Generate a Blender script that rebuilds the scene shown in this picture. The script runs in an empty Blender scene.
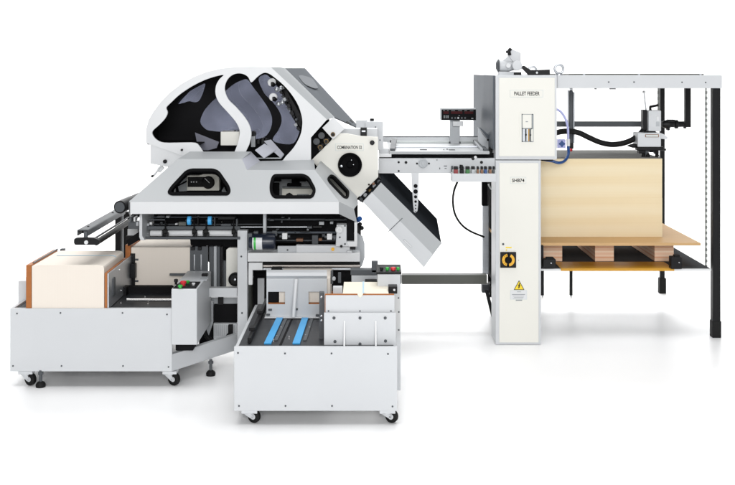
import bpy, bmesh, math, random
from mathutils import Vector, Matrix
random.seed(7)
C = bpy.context.scene.collection
SC = bpy.context.scene
# ------------------------------------------------------------------ camera model (one-point perspective)
F, D, H, CX, CY = 1000.0, 6.0, 1.608, 367.5, 70.0
def sc(Y): return (D + Y) / F
def P(px, py, Y): return Vector(((px - CX) * sc(Y), Y, H - (py - CY) * sc(Y)))
def PZ(px, py, z):
    dist = (H - z) / (py - CY) * F
    return Vector(((px - CX) * dist / F, dist - D, z))
EYE = Vector((0, -D, H))
def plane(a, b, c): return (a, (b - a).cross(c - a).normalized())
def on(px, py, pl):
    d = P(px, py, 0) - EYE
    t = (pl[0] - EYE).dot(pl[1]) / d.dot(pl[1])
    return EYE + d * t
# ------------------------------------------------------------------ materials
def nodes(m): return m.node_tree.nodes, m.node_tree.links
def mat(name, col, rough=.45, metal=0.0, var=.05, vscale=6.0, bump=.0, bscale=300.0, spec=.5, coat=0.0, stretch=(1,1,1)):
    m = bpy.data.materials.new(name); m.use_nodes = True
    n, l = nodes(m); b = n['Principled BSDF']
    b.inputs['Metallic'].default_value = metal
    b.inputs['Specular IOR Level'].default_value = spec
    b.inputs['Coat Weight'].default_value = coat
    tc = n.new('ShaderNodeTexCoord'); mp = n.new('ShaderNodeMapping'); mp.inputs['Scale'].default_value = stretch
    l.new(tc.outputs['Object'], mp.inputs['Vector'])
    nz = n.new('ShaderNodeTexNoise'); nz.inputs['Scale'].default_value = vscale; nz.inputs['Detail'].default_value = 5
    l.new(mp.outputs['Vector'], nz.inputs['Vector'])
    mx = n.new('ShaderNodeMix'); mx.data_type = 'RGBA'
    mx.inputs[6].default_value = (*[c * (1 - var) for c in col], 1)
    mx.inputs[7].default_value = (*[min(1, c * (1 + var)) for c in col], 1)
    l.new(nz.outputs['Fac'], mx.inputs['Factor']); l.new(mx.outputs[2], b.inputs['Base Color'])
    mr = n.new('ShaderNodeMapRange'); mr.inputs['To Min'].default_value = max(.02, rough - .08); mr.inputs['To Max'].default_value = min(1, rough + .08)
    l.new(nz.outputs['Fac'], mr.inputs['Value']); l.new(mr.outputs['Result'], b.inputs['Roughness'])
    if bump:
        n2 = n.new('ShaderNodeTexNoise'); n2.inputs['Scale'].default_value = bscale; l.new(mp.outputs['Vector'], n2.inputs['Vector'])
        bp = n.new('ShaderNodeBump'); bp.inputs['Strength'].default_value = bump; bp.inputs['Distance'].default_value = .002
        l.new(n2.outputs['Fac'], bp.inputs['Height']); l.new(bp.outputs['Normal'], b.inputs['Normal'])
    return m
def layered(name, c1, c2, axis, fine=500.0, band=None, rough=.85):
    """sheets or plies stacked along an axis: fine lines plus an optional broad change of batch"""
    m = bpy.data.materials.new(name); m.use_nodes = True
    n, l = nodes(m); b = n['Principled BSDF']; b.inputs['Roughness'].default_value = rough; b.inputs['Specular IOR Level'].default_value = .2
    tc = n.new('ShaderNodeTexCoord'); mp = n.new('ShaderNodeMapping')
    s = [.2, .2, .2]; s['xyz'.index(axis)] = fine; mp.inputs['Scale'].default_value = s
    l.new(tc.outputs['Object'], mp.inputs['Vector'])
    nz = n.new('ShaderNodeTexNoise'); nz.inputs['Scale'].default_value = 1; nz.inputs['Detail'].default_value = 3
    l.new(mp.outputs['Vector'], nz.inputs['Vector'])
    mx = n.new('ShaderNodeMix'); mx.data_type = 'RGBA'
    rp = n.new('ShaderNodeValToRGB'); rp.color_ramp.elements[0].position = .35; rp.color_ramp.elements[1].position = .65
    l.new(nz.outputs['Fac'], rp.inputs['Fac'])
    mx.inputs[6].default_value = (*c1, 1); mx.inputs[7].default_value = (*c2, 1)
    l.new(rp.outputs['Color'], mx.inputs['Factor'])
    out = mx.outputs[2]
    if band:
        m2 = n.new('ShaderNodeMapping'); s2 = [.4, .4, .4]; s2['xyz'.index(axis)] = 9; m2.inputs['Scale'].default_value = s2
        l.new(tc.outputs['Object'], m2.inputs['Vector'])
        nb = n.new('ShaderNodeTexNoise'); nb.inputs['Scale'].default_value = 1; nb.inputs['Detail'].default_value = 2
        l.new(m2.outputs['Vector'], nb.inputs['Vector'])
        r2 = n.new('ShaderNodeValToRGB'); r2.color_ramp.elements[0].position = .42; r2.color_ramp.elements[1].position = .6
        l.new(nb.outputs['Fac'], r2.inputs['Fac'])
        mb = n.new('ShaderNodeMix'); mb.data_type = 'RGBA'; mb.inputs[7].default_value = (*band, 1)
        ms = n.new('ShaderNodeMath'); ms.operation = 'MULTIPLY'; ms.inputs[1].default_value = .6
        l.new(r2.outputs['Color'], ms.inputs[0]); l.new(ms.outputs[0], mb.inputs['Factor'])
        l.new(out, mb.inputs[6]); out = mb.outputs[2]
    l.new(out, b.inputs['Base Color'])
    bp = n.new('ShaderNodeBump'); bp.inputs['Strength'].default_value = .25; bp.inputs['Distance'].default_value = .001
    l.new(nz.outputs['Fac'], bp.inputs['Height']); l.new(bp.outputs['Normal'], b.inputs['Normal'])
    return m
def pane(name, tint, gloss=.05, rough=.03):
    m = bpy.data.materials.new(name); m.use_nodes = True
    n, l = nodes(m); n.remove(n['Principled BSDF'])
    t = n.new('ShaderNodeBsdfTransparent'); g = n.new('ShaderNodeBsdfGlossy'); g.inputs['Roughness'].default_value = rough
    tc = n.new('ShaderNodeTexCoord'); nz = n.new('ShaderNodeTexNoise'); nz.inputs['Scale'].default_value = 5
    l.new(tc.outputs['Object'], nz.inputs['Vector'])
    mx = n.new('ShaderNodeMix'); mx.data_type = 'RGBA'
    mx.inputs[6].default_value = (*[c * .5 for c in tint], 1); mx.inputs[7].default_value = (*[min(1, c * 1.45) for c in tint], 1)
    l.new(nz.outputs['Fac'], mx.inputs['Factor']); l.new(mx.outputs[2], t.inputs['Color'])
    ms = n.new('ShaderNodeMixShader'); fr = n.new('ShaderNodeValue'); fr.outputs[0].default_value = gloss
    l.new(fr.outputs[0], ms.inputs[0]); l.new(t.outputs[0], ms.inputs[1]); l.new(g.outputs[0], ms.inputs[2])
    l.new(ms.outputs[0], n['Material Output'].inputs['Surface'])
    return m
M = dict(
    white=mat('light_grey_paint', (.575, .59, .607), .42, var=.04, vscale=3, bump=.06, bscale=420),
    bright=mat('white_paint', (.665, .675, .685), .4, var=.025, bump=.04, bscale=420),
    cream=mat('cream_paint', (.75, .74, .685), .45, var=.02, vscale=3, bump=.05, bscale=420),
    greyp=mat('mid_grey_paint', (.42, .44, .46), .4, var=.05, bump=.04),
    steel=mat('brushed_steel', (.50, .52, .55), .34, .75, var=.10, vscale=5, stretch=(1, 1, 14)),
    dsteel_shade=mat('dark_steel_and_shaded_side', (.105, .118, .135), .5, .1, var=.12, vscale=4, stretch=(1, 1, .5), spec=.06),  # dark steel parts; also carries the shade of the cabinet side
    slate=mat('slate_grey_paint', (.085, .092, .10), .5, var=.12, spec=.25),
    chrome=mat('polished_steel', (.75, .74, .73), .14, 1.0, var=.04),
    black=mat('black_paint', (.006, .006, .007), .45, var=.25, bump=.05, spec=.22),
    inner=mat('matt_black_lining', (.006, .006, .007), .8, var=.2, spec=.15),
    rubber=mat('black_rubber', (.007, .007, .007), .6, var=.2, spec=.22),
    tray=mat('dark_tray_sheet', (.022, .024, .028), .4, var=.15, vscale=9, spec=.4),
    charcoal=mat('charcoal_paint', (.022, .025, .029), .7, var=.15, spec=.0),
    olive=mat('olive_grey_beam', (.075, .078, .066), .45, var=.15),
    hood=mat('shaded_grey_paint', (.395, .41, .42), .42, var=.02, vscale=3, bump=.06, bscale=420),  # shade of the hood's slope and tops put into a greyer colour
    blue=mat('sky_blue_plastic', (.05, .36, .72), .4, var=.05),
    dblue=mat('dark_blue_plastic', (.01, .06, .22), .3, var=.1),
    lav=mat('pale_violet_tube', (.42, .44, .72), .25, var=.06),
    navy=mat('navy_motor_paint', (.012, .017, .032), .3, var=.15),
    red=mat('red_plastic', (.62, .02, .03), .35, var=.06),
    green=mat('green_plastic', (.03, .42, .05), .35, var=.06),
    amber=mat('amber_paint', (.80, .42, .02), .45, var=.05),
    ochre=mat('ochre_yellow_paint', (.54, .27, .014), .45, var=.10, vscale=5),
    yellow=mat('yellow_label', (.85, .62, .02), .5, var=.03),
    bronze=mat('bronze_gear', (.13, .085, .035), .42, .8, var=.5, vscale=60),
    ink=mat('black_ink', (.02, .022, .022), .7, var=.02, spec=.1),
    gink=mat('grey_ink', (.30, .32, .33), .7, var=.02, spec=.1),
    paleline=mat('pale_frame_line', (.60, .64, .63), .6, var=.02),
    ledred=mat('dark_red_readout', (.045, .004, .006), .5, var=.1, spec=.1),
    ivory=mat('ivory_paint', (.90, .88, .80), .45, var=.02),
    dred=mat('dull_red_button', (.22, .012, .016), .4, var=.1),
    dgreen=mat('dull_green_button', (.02, .15, .03), .4, var=.1),
    brown=mat('brown_plastic', (.22, .10, .05), .45, var=.1),
    plywood=mat('orange_board_face', (.36, .115, .02), .55, var=.25, vscale=5, stretch=(1, 1, 8)),
    paper=layered('upright_paper_edges', (.75, .685, .61), (.80, .735, .66), 'x', 700),
    papery=layered('paper_edges_along_depth', (.76, .71, .60), (.81, .765, .655), 'y', 700),
    pile=layered('cream_card_edges', (.765, .625, .395), (.80, .665, .435), 'z', 230, (.83, .735, .54)),
    grey_card=mat('grey_card_sheet', (.155, .155, .145), .8, var=.08, vscale=14, spec=.15),
    board=mat('pallet_top_board', (.55, .345, .155), .6, var=.14, vscale=4, stretch=(1, 9, 9)),
    plies=layered('pallet_block_plies', (.72, .38, .22), (.96, .82, .66), 'z', 62, rough=.7),
    smoke=pane('smoked_acrylic', (.28, .29, .335)),
    clear=pane('clear_window', (.985, .988, .98), .0),
    floor=mat('white_studio_floor', (.975, .975, .975), .36, var=.004, vscale=2, spec=.85),
)
# ------------------------------------------------------------------ building helpers
ORG = {}
def tag(o, label, cat, group=None):
    o['label'] = label; o['category'] = cat
    if group: o['group'] = group
    return o
def thing(name, label, cat, loc, group=None):
    o = bpy.data.objects.new(name, None); C.objects.link(o); o.empty_display_size = .1
    o.location = loc; ORG[o.name] = Vector(loc)
    return tag(o, label, cat, group)
def cat_rom(pts, n=8):
    pts = [Vector(p) for p in pts]; q = [pts[0] * 2 - pts[1]] + pts + [pts[-1] * 2 - pts[-2]]; out = []
    for i in range(1, len(q) - 2):
        a, b, c, d = q[i - 1:i + 3]
        for k in range(n):
            t = k / n
            out.append(.5 * ((2 * b) + (c - a) * t + (2 * a - 5 * b + 4 * c - d) * t * t + (3 * b - a - 3 * c + d) * t ** 3))
    out.append(q[-2]); return out
def smooth2(pts, n=5):
    """closed smooth outline in pixels"""
    N = len(pts); out = []
    for i in range(N):
        a, b, c, d = [Vector(pts[(i + k) % N]) for k in (-1, 0, 1, 2)]
        for k in range(n):
            t = k / n
            out.append(tuple(.5 * ((2 * b) + (c - a) * t + (2 * a - 5 * b + 4 * c - d) * t * t + (3 * b - a - 3 * c + d) * t ** 3)))
    return out
def rounded(pts, r, n=5):
    N = len(pts); out = []
    for i in range(N):
        p, a, b = Vector(pts[i]), Vector(pts[i - 1]), Vector(pts[(i + 1) % N])
        u, v = (a - p), (b - p); rr = min(r, u.length * .48, v.length * .48)
        s, e = p + u.normalized() * rr, p + v.normalized() * rr
        for k in range(n + 1):
            t = k / n; out.append(tuple(s * (1 - t) ** 2 + p * 2 * t * (1 - t) + e * t * t))
    return out
def offset(pts, d):
    """inward offset of a closed outline (d > 0 shrinks)"""
    N = len(pts); area = sum(pts[i - 1][0] * pts[i][1] - pts[i][0] * pts[i - 1][1] for i in range(N))
    s = 1 if area > 0 else -1; out = []
    for i in range(N):
        p, a, b = Vector(pts[i]), Vector(pts[i - 1]), Vector(pts[(i + 1) % N])
        e1, e2 = (p - a).normalized(), (b - p).normalized()
        n1, n2 = Vector((-e1.y, e1.x)) * s, Vector((-e2.y, e2.x)) * s
        k = (n1 + n2); k = k / max(.35, k.length_squared / 2) 
        out.append(tuple(p + k * d))
    return out
class MB:
    def __init__(s): s.b = bmesh.new()
    def box(s, x0, x1, y0, y1, z0, z1):
        v = [s.b.verts.new((x, y, z)) for x in (x0, x1) for y in (y0, y1) for z in (z0, z1)]
        for f in ((0, 1, 3, 2), (4, 6, 7, 5), (0, 4, 5, 1), (2, 3, 7, 6), (0, 2, 6, 4), (1, 5, 7, 3)): s.b.faces.new([v[i] for i in f])
        return s
    def pbox(s, px0, py0, px1, py1, Y, d):
        a, b = P(px0, py1, Y), P(px1, py0, Y)
        return s.box(a.x, b.x, Y, Y + d, a.z, b.z)
    def hexa(s, lo, hi):
        """two matching quads joined to a solid"""
        a = [s.b.verts.new(p) for p in lo]; b = [s.b.verts.new(p) for p in hi]; n = len(a)
        s.b.faces.new(a); s.b.faces.new(b[::-1])
        for i in range(n): s.b.faces.new([a[i - 1], a[i], b[i], b[i - 1]])
        return s
    def prism(s, outer, vec, holes=()):
        """solid from a planar outline (world points) with holes, swept along vec"""
        vec = Vector(vec); loops = [outer] + list(holes); fe = []; rings = []
        for lp in loops:
            v = [s.b.verts.new(p) for p in lp]; w = [s.b.verts.new(Vector(p) + vec) for p in lp]; rings.append((v, w))
            for i in range(len(v)): s.b.faces.new([v[i - 1], v[i], w[i], w[i - 1]])
        for k in (0, 1):
            ed = []
            for r in rings:
                q = r[k]
                for i in range(len(q)):
                    e = s.b.edges.get((q[i - 1], q[i])) or s.b.edges.new((q[i - 1], q[i])); ed.append(e)
            bmesh.ops.triangle_fill(s.b, edges=ed, use_beauty=True, use_dissolve=False)
        return s
    def poly(s, px, Y, d, holes=()):
        return s.prism([P(x, y, Y) for x, y in px], (0, d, 0), [[P(x, y, Y) for x, y in h] for h in holes])
    def cyl(s, p0, p1, r, r2=None, seg=24):
        p0, p1 = Vector(p0), Vector(p1); r2 = r if r2 is None else r2
        ax = (p1 - p0).normalized(); u = ax.orthogonal().normalized(); w = ax.cross(u)
        a = [s.b.verts.new(p0 + (u * math.cos(t) + w * math.sin(t)) * r) for t in [2 * math.pi * i / seg for i in range(seg)]]
        b = [s.b.verts.new(p1 + (u * math.cos(t) + w * math.sin(t)) * r2) for t in [2 * math.pi * i / seg for i in range(seg)]]
        s.b.faces.new(a[::-1]); s.b.faces.new(b)
        for i in range(seg): s.b.faces.new([a[i - 1], a[i], b[i], b[i - 1]])
        return s
    def lathe(s, c, ax, prof, seg=32):
        """profile of (distance along axis, radius)"""
        c, ax = Vector(c), Vector(ax).normalized(); u = ax.orthogonal().normalized(); w = ax.cross(u); rings = []
        for h, r in prof:
            rings.append([s.b.verts.new(c + ax * h + (u * math.cos(t) + w * math.sin(t)) * max(r, 1e-4)) for t in [2 * math.pi * i / seg for i in range(seg)]])
        for A, B in zip(rings, rings[1:]):
            for i in range(seg): s.b.faces.new([A[i - 1], A[i], B[i], B[i - 1]])
        s.b.faces.new(rings[0][::-1]); s.b.faces.new(rings[-1]); return s
    def pdisc(s, px, py, Y, rpx, d, seg=24):
        c = P(px, py, Y); return s.cyl(c, c + Vector((0, d, 0)), rpx * sc(Y), seg=seg)
    def tube(s, pts, r, seg=12, smooth=8):
        pts = cat_rom(pts, smooth) if smooth else [Vector(p) for p in pts]; rings = []; u = None
        for i, p in enumerate(pts):
            t = (pts[min(i + 1, len(pts) - 1)] - pts[max(i - 1, 0)]).normalized()
            u = t.orthogonal().normalized() if u is None else (u - t * u.dot(t)).normalized()
            w = t.cross(u)
            rings.append([s.b.verts.new(p + (u * math.cos(a) + w * math.sin(a)) * r) for a in [2 * math.pi * k / seg for k in range(seg)]])
        for A, B in zip(rings, rings[1:]):
            for i in range(seg): s.b.faces.new([A[i - 1], A[i], B[i], B[i - 1]])
        s.b.faces.new(rings[0][::-1]); s.b.faces.new(rings[-1]); return s
    def torus(s, c, ax, R, r, seg=32, k=12):
        c, ax = Vector(c), Vector(ax).normalized(); u = ax.orthogonal().normalized(); w = ax.cross(u); rings = []
        for i in range(seg):
            a = 2 * math.pi * i / seg; dr = u * math.cos(a) + w * math.sin(a)
            rings.append([s.b.verts.new(c + dr * (R + r * math.cos(b)) + ax * r * math.sin(b)) for b in [2 * math.pi * j / k for j in range(k)]])
        for i in range(seg):
            A, B = rings[i - 1], rings[i]
            for j in range(k): s.b.faces.new([A[j - 1], A[j], B[j], B[j - 1]])
        return s
    def sph(s, c, r, scale=(1, 1, 1), seg=20):
        mtx = Matrix.Translation(Vector(c)) @ Matrix.Diagonal((*[r * q for q in scale], 1))
        bmesh.ops.create_uvsphere(s.b, u_segments=seg, v_segments=seg // 2, radius=1, matrix=mtx); return s
    def build(s, name, m, parent=None, label=None, bev=.0016, smooth=35):
        bmesh.ops.remove_doubles(s.b, verts=s.b.verts, dist=1e-6)
        bmesh.ops.recalc_face_normals(s.b, faces=s.b.faces)
        me = bpy.data.meshes.new(name); 
        xs = [v.co for v in s.b.verts]
        lo = Vector([min(c[i] for c in xs) for i in range(3)]); hi = Vector([max(c[i] for c in xs) for i in range(3)])
        c = (lo + hi) / 2
        if parent is None: c.z = lo.z
        bmesh.ops.translate(s.b, verts=s.b.verts, vec=-c)
        s.b.to_mesh(me); s.b.free()
        for p in me.polygons: p.use_smooth = True
        me.set_sharp_from_angle(angle=math.radians(smooth))
        me.materials.append(M[m])
        o = bpy.data.objects.new(name, me); C.objects.link(o); ORG[o.name] = c
        o.location = c
        if parent is not None:
            o.parent = parent; o.location = c - ORG[parent.name]
        if bev:
            bv = o.modifiers.new('bevel', 'BEVEL'); bv.width = bev; bv.segments = 2; bv.limit_method = 'ANGLE'; bv.angle_limit = math.radians(40); bv.harden_normals = True
        if label: o['label'] = label
        return o
def dup(o, c, parent):
    n = o.copy(); C.objects.link(n); n.parent = parent; n.location = Vector(c) - (ORG[parent.name] if parent else Vector()); ORG[n.name] = Vector(c); return n
SCREW = {}
def screws(parent, pts, Y, r=.0042, m='slate', name='screw', d=.003):
    first = None
    for px, py in pts:
        c = P(px, py, Y - .0005)
        if first is None:
            first = MB().lathe(c, (0, -1, 0), [(-.001, r), (d * .5, r), (d, r * .6)], 14).build(name, m, parent, bev=0)
            fc = ORG[first.name]; off = fc - c
        else: dup(first, c + off, parent)
def text(s, x0, y0, x1, y1, Y, m, parent, name='lettering', bold=.0):
    cu = bpy.data.curves.new(name, 'FONT'); cu.body = s; cu.extrude = .0; cu.offset = bold
    t = bpy.data.objects.new(name, cu); C.objects.link(t); bpy.context.view_layer.update()
    me = bpy.data.meshes.new_from_object(t.evaluated_get(bpy.context.evaluated_depsgraph_get()))
    bpy.data.objects.remove(t); bpy.data.curves.remove(cu)
    xs = [v.co.x for v in me.vertices]; ys = [v.co.y for v in me.vertices]
    a, b = P(x0, y1, Y), P(x1, y0, Y); lx, ly = min(xs), min(ys); wx, wy = max(xs) - lx, max(ys) - ly
    c = Vector(((a.x + b.x) / 2, Y, (a.z + b.z) / 2))
    for v in me.vertices:
        x = a.x + (v.co.x - lx) / wx * (b.x - a.x); z = a.z + (v.co.y - ly) / wy * (b.z - a.z)
        v.co = Vector((x, Y, z)) - c
    me.materials.append(M[m]); o = bpy.data.objects.new(name, me); C.objects.link(o); ORG[o.name] = c
    o.parent = parent; o.location = c - ORG[parent.name]
    return o
def struct(name, mb, m):
    o = mb.build(name, m, None, bev=0); o['kind'] = 'structure'; return o

# ================================================================== SETTING
b = MB(); v = [b.b.verts.new(p) for p in ((-16, -14, 0), (16, -14, 0), (16, 4.2, 0), (-16, 4.2, 0))]; b.b.faces.new(v)
struct('floor', b, 'floor')
b = MB(); prof = [(4.2, .0)] + [(4.2 + 1.4 * math.sin(a), 1.4 - 1.4 * math.cos(a)) for a in [math.pi / 2 * i / 16 for i in range(1, 17)]] + [(5.6, 5.0)]
rows = [[b.b.verts.new((x, y, z)) for x in (-16, 16)] for y, z in prof]
for A, B in zip(rows, rows[1:]): b.b.faces.new([A[0], A[1], B[1], B[0]])
struct('backdrop', b, 'floor')

# ================================================================== CASTERS AND FEET
def caster(x, y, ztop, parent, r=.033):
    """swivel caster: top plate > fork, tyre; wheel trails to the right and is turned towards the viewer"""
    pl = MB().box(x - .036, x + .036, y - .03, y + .03, ztop - .016, ztop - .001).build('caster', 'white', parent)
    ax = Vector((-.42, -.90, 0)).normalized(); tr = Vector((.90, -.42, 0)).normalized()
    c = Vector((x, y, r)) + tr * .022
    top = Vector((x, y, ztop - .016))
    f = MB()
    f.cyl(top, top - Vector((0, 0, .008)), .024)
    for sgn in (1, -1):
        o = ax * .017 * sgn
        q = [top + o + tr * -.026 - Vector((0, 0, .006)), top + o + tr * .020 - Vector((0, 0, .006)), c + o + tr * .009 + Vector((0, 0, .004)), c + o + tr * .004 - Vector((0, 0, .010)), c + o - tr * .008 - Vector((0, 0, .006))]
        f.prism(q, ax * .003 * sgn)
    f.build('fork', 'white', pl, bev=.0006)
    MB().lathe(c - ax * .012, ax, [(0, r * .8), (.003, r * .97), (.006, r), (.018, r), (.021, r * .97), (.024, r * .8)], 32).build('tyre', 'rubber', pl, bev=0)
    MB().lathe(c - ax * .020, ax, [(0, .005), (.006, .005), (.007, .013), (.033, .013), (.034, .005), (.040, .005)], 16).build('hub', 'white', pl, bev=0)
    return pl
def levelling_foot(x, y, ztop, parent):
    s = MB().cyl((x, y, .02), (x, y, ztop), .008).cyl((x, y, ztop - .022), (x, y, ztop - .010), .015, seg=6).build('levelling_foot', 'slate', parent)
    MB().lathe((x, y, 0), (0, 0, 1), [(0, .024), (.012, .025), (.022, .020), (.028, .010)], 24).build('foot_pad', 'rubber', s, bev=0)
    return s

# ================================================================== LEFT STACKER CART
YL = -.93
cart = thing('stacker_cart', 'wide light grey stacker cart under the long paper bundle, button box at its right end', 'cart', (-1.4, -.5, 0), 'light grey stacker carts on casters')
fp = MB().pbox(10, 308.5, 172, 371.5, YL, .02).build('front_panel', 'white', cart)
screws(fp, [(17, 313.5), (60.5, 313), (122.5, 313), (167, 314.5), (13, 366), (61.5, 366), (123, 366), (168.5, 367)], YL)
MB().box(-1.812, -1.795, YL + .022, -.02, .077, .400).build('side_panel', 'white', cart)
MB().box(-1.793, -1.0, -.04, -.02, .077, .398).build('rear_panel', 'white', cart)
MB().box(-1.793, -.93, YL + .022, -.042, .37, .392).build('tray', 'tray', cart)
b = MB(); a0, a1 = Vector((-.993, YL + .004, .078)), Vector((-.665, -.47, .078)); n_ = Vector((.82, -.57, 0)) * -.03
b.hexa([a0, a0 + n_, a0 + n_ + Vector((0, 0, .086)), a0 + Vector((0, 0, .086))], [a1, a1 + n_, a1 + n_ + Vector((0, 0, .086)), a1 + Vector((0, 0, .086))])
b.build('oblique_rail', 'white', cart)
MB().box(-.985, -.895, YL + .06, -.3, .168, .36).build('inner_panel', 'inner', cart)
for x, y in ((P(24.5, 372, YL).x, -.89), (P(169, 372, YL).x, -.89), (-1.77, -.07), (-1.05, -.07)): caster(x, y, .077, cart)
levelling_foot(P(42.3, 372, -.9).x, -.925, .085, cart); levelling_foot(-.825, -.735, .085, cart)
MB().pbox(18, 281, 26.5, 307.5, -.74, .10).build('end_plate', 'white', cart)
MB().pbox(22, 304.5, 27, 307.6, -.80, .04).build('end_stop', 'black', cart)
# grey clamp plate to the right of the bundle
cp = MB().box(-1.322, -1.314, YL + .01, -.43, .395, .574).build('clamp_plate', 'steel', cart)
b = MB(); b.prism([(-1.3135, y, z) for y, z in rounded([(-.845, .44), (-.80, .44), (-.80, .535), (-.845, .535)], .018)], (.004, 0, 0)); b.build('grip_slot', 'slate', cp, bev=.0005)
hg = MB().box(-1.322, -1.296, -.43, -.405, .40, .585).build('hinge', 'black', cart); MB().box(-1.312, -1.286, -.47, -.432, .455, .535).build('hinge_block', 'black', hg)
for z in (.43, .55): MB().cyl((-1.296, -.418, z), (-1.278, -.418, z), .006).build('bolt', 'slate', hg, bev=0)
for y, z in ((-.70, .55), (-.66, .43)): MB().cyl((-1.3138, y, z), (-1.311, y, z), .005).build('rivet', 'chrome', cp, bev=0)
MB().pbox(123, 287, 171, 294.5, -.56, .05).build('pusher_bar', 'inner', cart)
MB().pbox(121.5, 287, 126, 300, -.62, .05).build('pusher_end', 'black', cart)
a = PZ(127, 300, .412); MB().cyl(a, (-.965, a.y, .412), .008).build('guide_rod', 'chrome', cart, bev=0)
for px, py in ((145, 296.5), (148, 304), (121, 303)):
    c = PZ(px, py, .392); MB().cyl(c, c + Vector((0, 0, .004)), .005).build('tray_screw', 'chrome', cart, bev=0)
# control box
a, q = P(171.3, 345, -.955), P(197, 289, -.955)
cb = MB().box(a.x, q.x, -.955, -.50, a.z, q.z).build('control_box', 'white', cart, bev=.004)
zt = q.z
b = MB(); b.prism([PZ(173, 288.5, zt + .001), PZ(196, 288.5, zt + .001), PZ(200.5, 282.5, zt + .001), PZ(180.5, 282.5, zt + .001)], (0, 0, .005)); b.build('button_panel', 'black', cb, bev=.001)
for px, py, r, h, m, nm in ((183.3, 285.6, .0155, .024, 'red', 'stop_button'), (180.3, 287.9, .012, .015, 'green', 'start_button'), (187.5, 283.3, .011, .014, 'green', 'start_button'), (176, 284.5, .010, .028, 'black', 'selector_knob'), (193.5, 285.2, .009, .012, 'bright', 'push_button')):
    c = PZ(px, py, zt + .006); MB().lathe(c, (0, 0, 1), [(0, r * .7), (h * .5, r * .7), (h * .5, r), (h * .9, r), (h, r * .75)], 20).build(nm, m, cb, bev=0)
b = MB(); b.prism([PZ(199, 280.5, zt + .001), PZ(207, 280.5, zt + .001), PZ(209, 277.5, zt + .001), PZ(202, 277.5, zt + .001)], (0, 0, .004)); b.build('label_plate', 'greyp', cb, bev=0)
c = PZ(204.5, 276.5, zt); MB().box(c.x - .016, c.x + .016, c.y, c.y + .03, zt - .001, zt + .012).build('cable_gland', 'black', cb)
# bundles of paper and end boards on the left cart
GB = 'paper bundles in the stackers'; GW = 'orange wooden end boards'
x0, x1 = P(31.2, 300, YL).x, P(103.6, 300, YL).x
prof = [(x0, .395), (x0, .612), (x0 + .03, .618), (x1 - .03, .618), (x1 - .012, .6155), (x1 - .003, .610), (x1, .602), (x1, .395)]
st = MB().prism([(x, YL + .008, z) for x, z in prof], (0, .405, 0)).build('paper_stack', 'paper', None, bev=.0015, smooth=12); tag(st, 'long cream paper bundle with pale blue strap, lying foremost on the left cart', 'paper stack', GB)
b = MB(); ys = -.675
strap = [(x0 + .05, .6195), (x1 - .03, .6195), (x1 - .012, .617), (x1 - .003, .6115)]
for (xa, za), (xb, zb) in zip(strap, strap[1:]): b.hexa([(xa, ys, za), (xa, ys + .010, za), (xb, ys + .010, zb), (xb, ys, zb)], [(xa, ys, za + .0012), (xa, ys + .010, za + .0012), (xb, ys + .010, zb + .0012), (xb, ys, zb + .0012)])
M['strap'] = mat('pale_blue_strap', (.42, .62, .74), .4, var=.04); b.build('strap', 'strap', st, bev=0)
w = MB().box(P(25.5, 300, YL).x, P(30.9, 300, YL).x, YL + .006, -.49, .393, .618)
MB().box(P(29.2, 300, YL).x, P(31.0, 300, YL).x, YL + .05, -.48, .6185, .623).build('board_rail', 'slate', cart, bev=.0005)
tag(w.build('end_board', 'plywood', None), 'tall orange wooden end board at the far left end of the long bundle', 'end board', GW)
tag(MB().box(P(103.9, 300, YL).x, -1.3225, YL + .012, -.50, .393, .576).build('end_board', 'plywood', None), 'thin orange wooden end board between long bundle and grey clamp plate', 'end board', GW)
MB().pbox(60, 249, 64, 252.5, -.5, .03).build('board_clip', 'slate', cart)
st = MB().pbox(131, 247.2, 190.5, 286.3, -.42, .27).build('paper_stack', 'paper', None, bev=.004); tag(st, 'cream paper bundle standing behind the long one, below the folding rollers', 'paper stack', GB)
tag(MB().pbox(125.3, 245, 130.6, 286.3, -.42, .25).build('end_board', 'plywood', None), 'orange wooden end board left of the rear bundle under the rollers', 'end board', GW)

# ================================================================== FRONT STACKER CART
YF = -1.47
ct2 = thing('stacker_cart', 'light grey stacker cart nearest the viewer, its black tray with two blue strips', 'cart', (-.23, -1.1, 0), 'light grey stacker carts on casters')
fp = MB().pbox(234, 347, 397.3, 411, YF, .02).build('front_panel', 'white', ct2)
screws(fp, [(238, 353), (285, 353.5), (331.5, 353.5), (388, 354), (239, 406), (285.5, 406), (332, 406), (392.5, 406.5)], YF)
xl, xr = P(234, 0, YF).x, P(397.3, 0, YF).x
MB().box(xl, xl + .015, YF + .022, -.62, .063, .345).build('side_panel', 'white', ct2)
MB().box(xr - .015, xr, YF + .022, -.62, .063, .345).build('side_panel', 'white', ct2)
MB().box(xl + .016, xr - .016, YF + .022, -.62, .325, .349).build('tray', 'tray', ct2)
for x, y in ((P(249, 411, YF).x, -1.43), (P(387.5, 411, YF).x, -1.43), (xl + .05, -.68), (xr - .05, -.68)): caster(x, y, .063, ct2, .030)
ZT = .3495
def strip(q, m, nm, h):
    return MB().prism([PZ(x, y, ZT) for x, y in q], (0, 0, h)).build(nm, m, ct2, bev=.0008)
strip([(264, 344.5), (271.3, 344.5), (283, 319), (276.5, 319)], 'blue', 'slide_strip', .008)
strip([(292.5, 344.5), (300, 344.5), (308.3, 319), (302, 319)], 'blue', 'slide_strip', .008)
strip([(279, 345.5), (281.5, 345.5), (293, 319), (291, 319)], 'inner', 'centre_groove', .0012)
strip([(274, 341), (277.5, 341), (287.5, 319), (284.5, 319)], 'slate', 'chain_cover', .005)
strip([(303, 341), (306.5, 341), (313.5, 319), (310.5, 319)], 'slate', 'chain_cover', .005)
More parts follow.
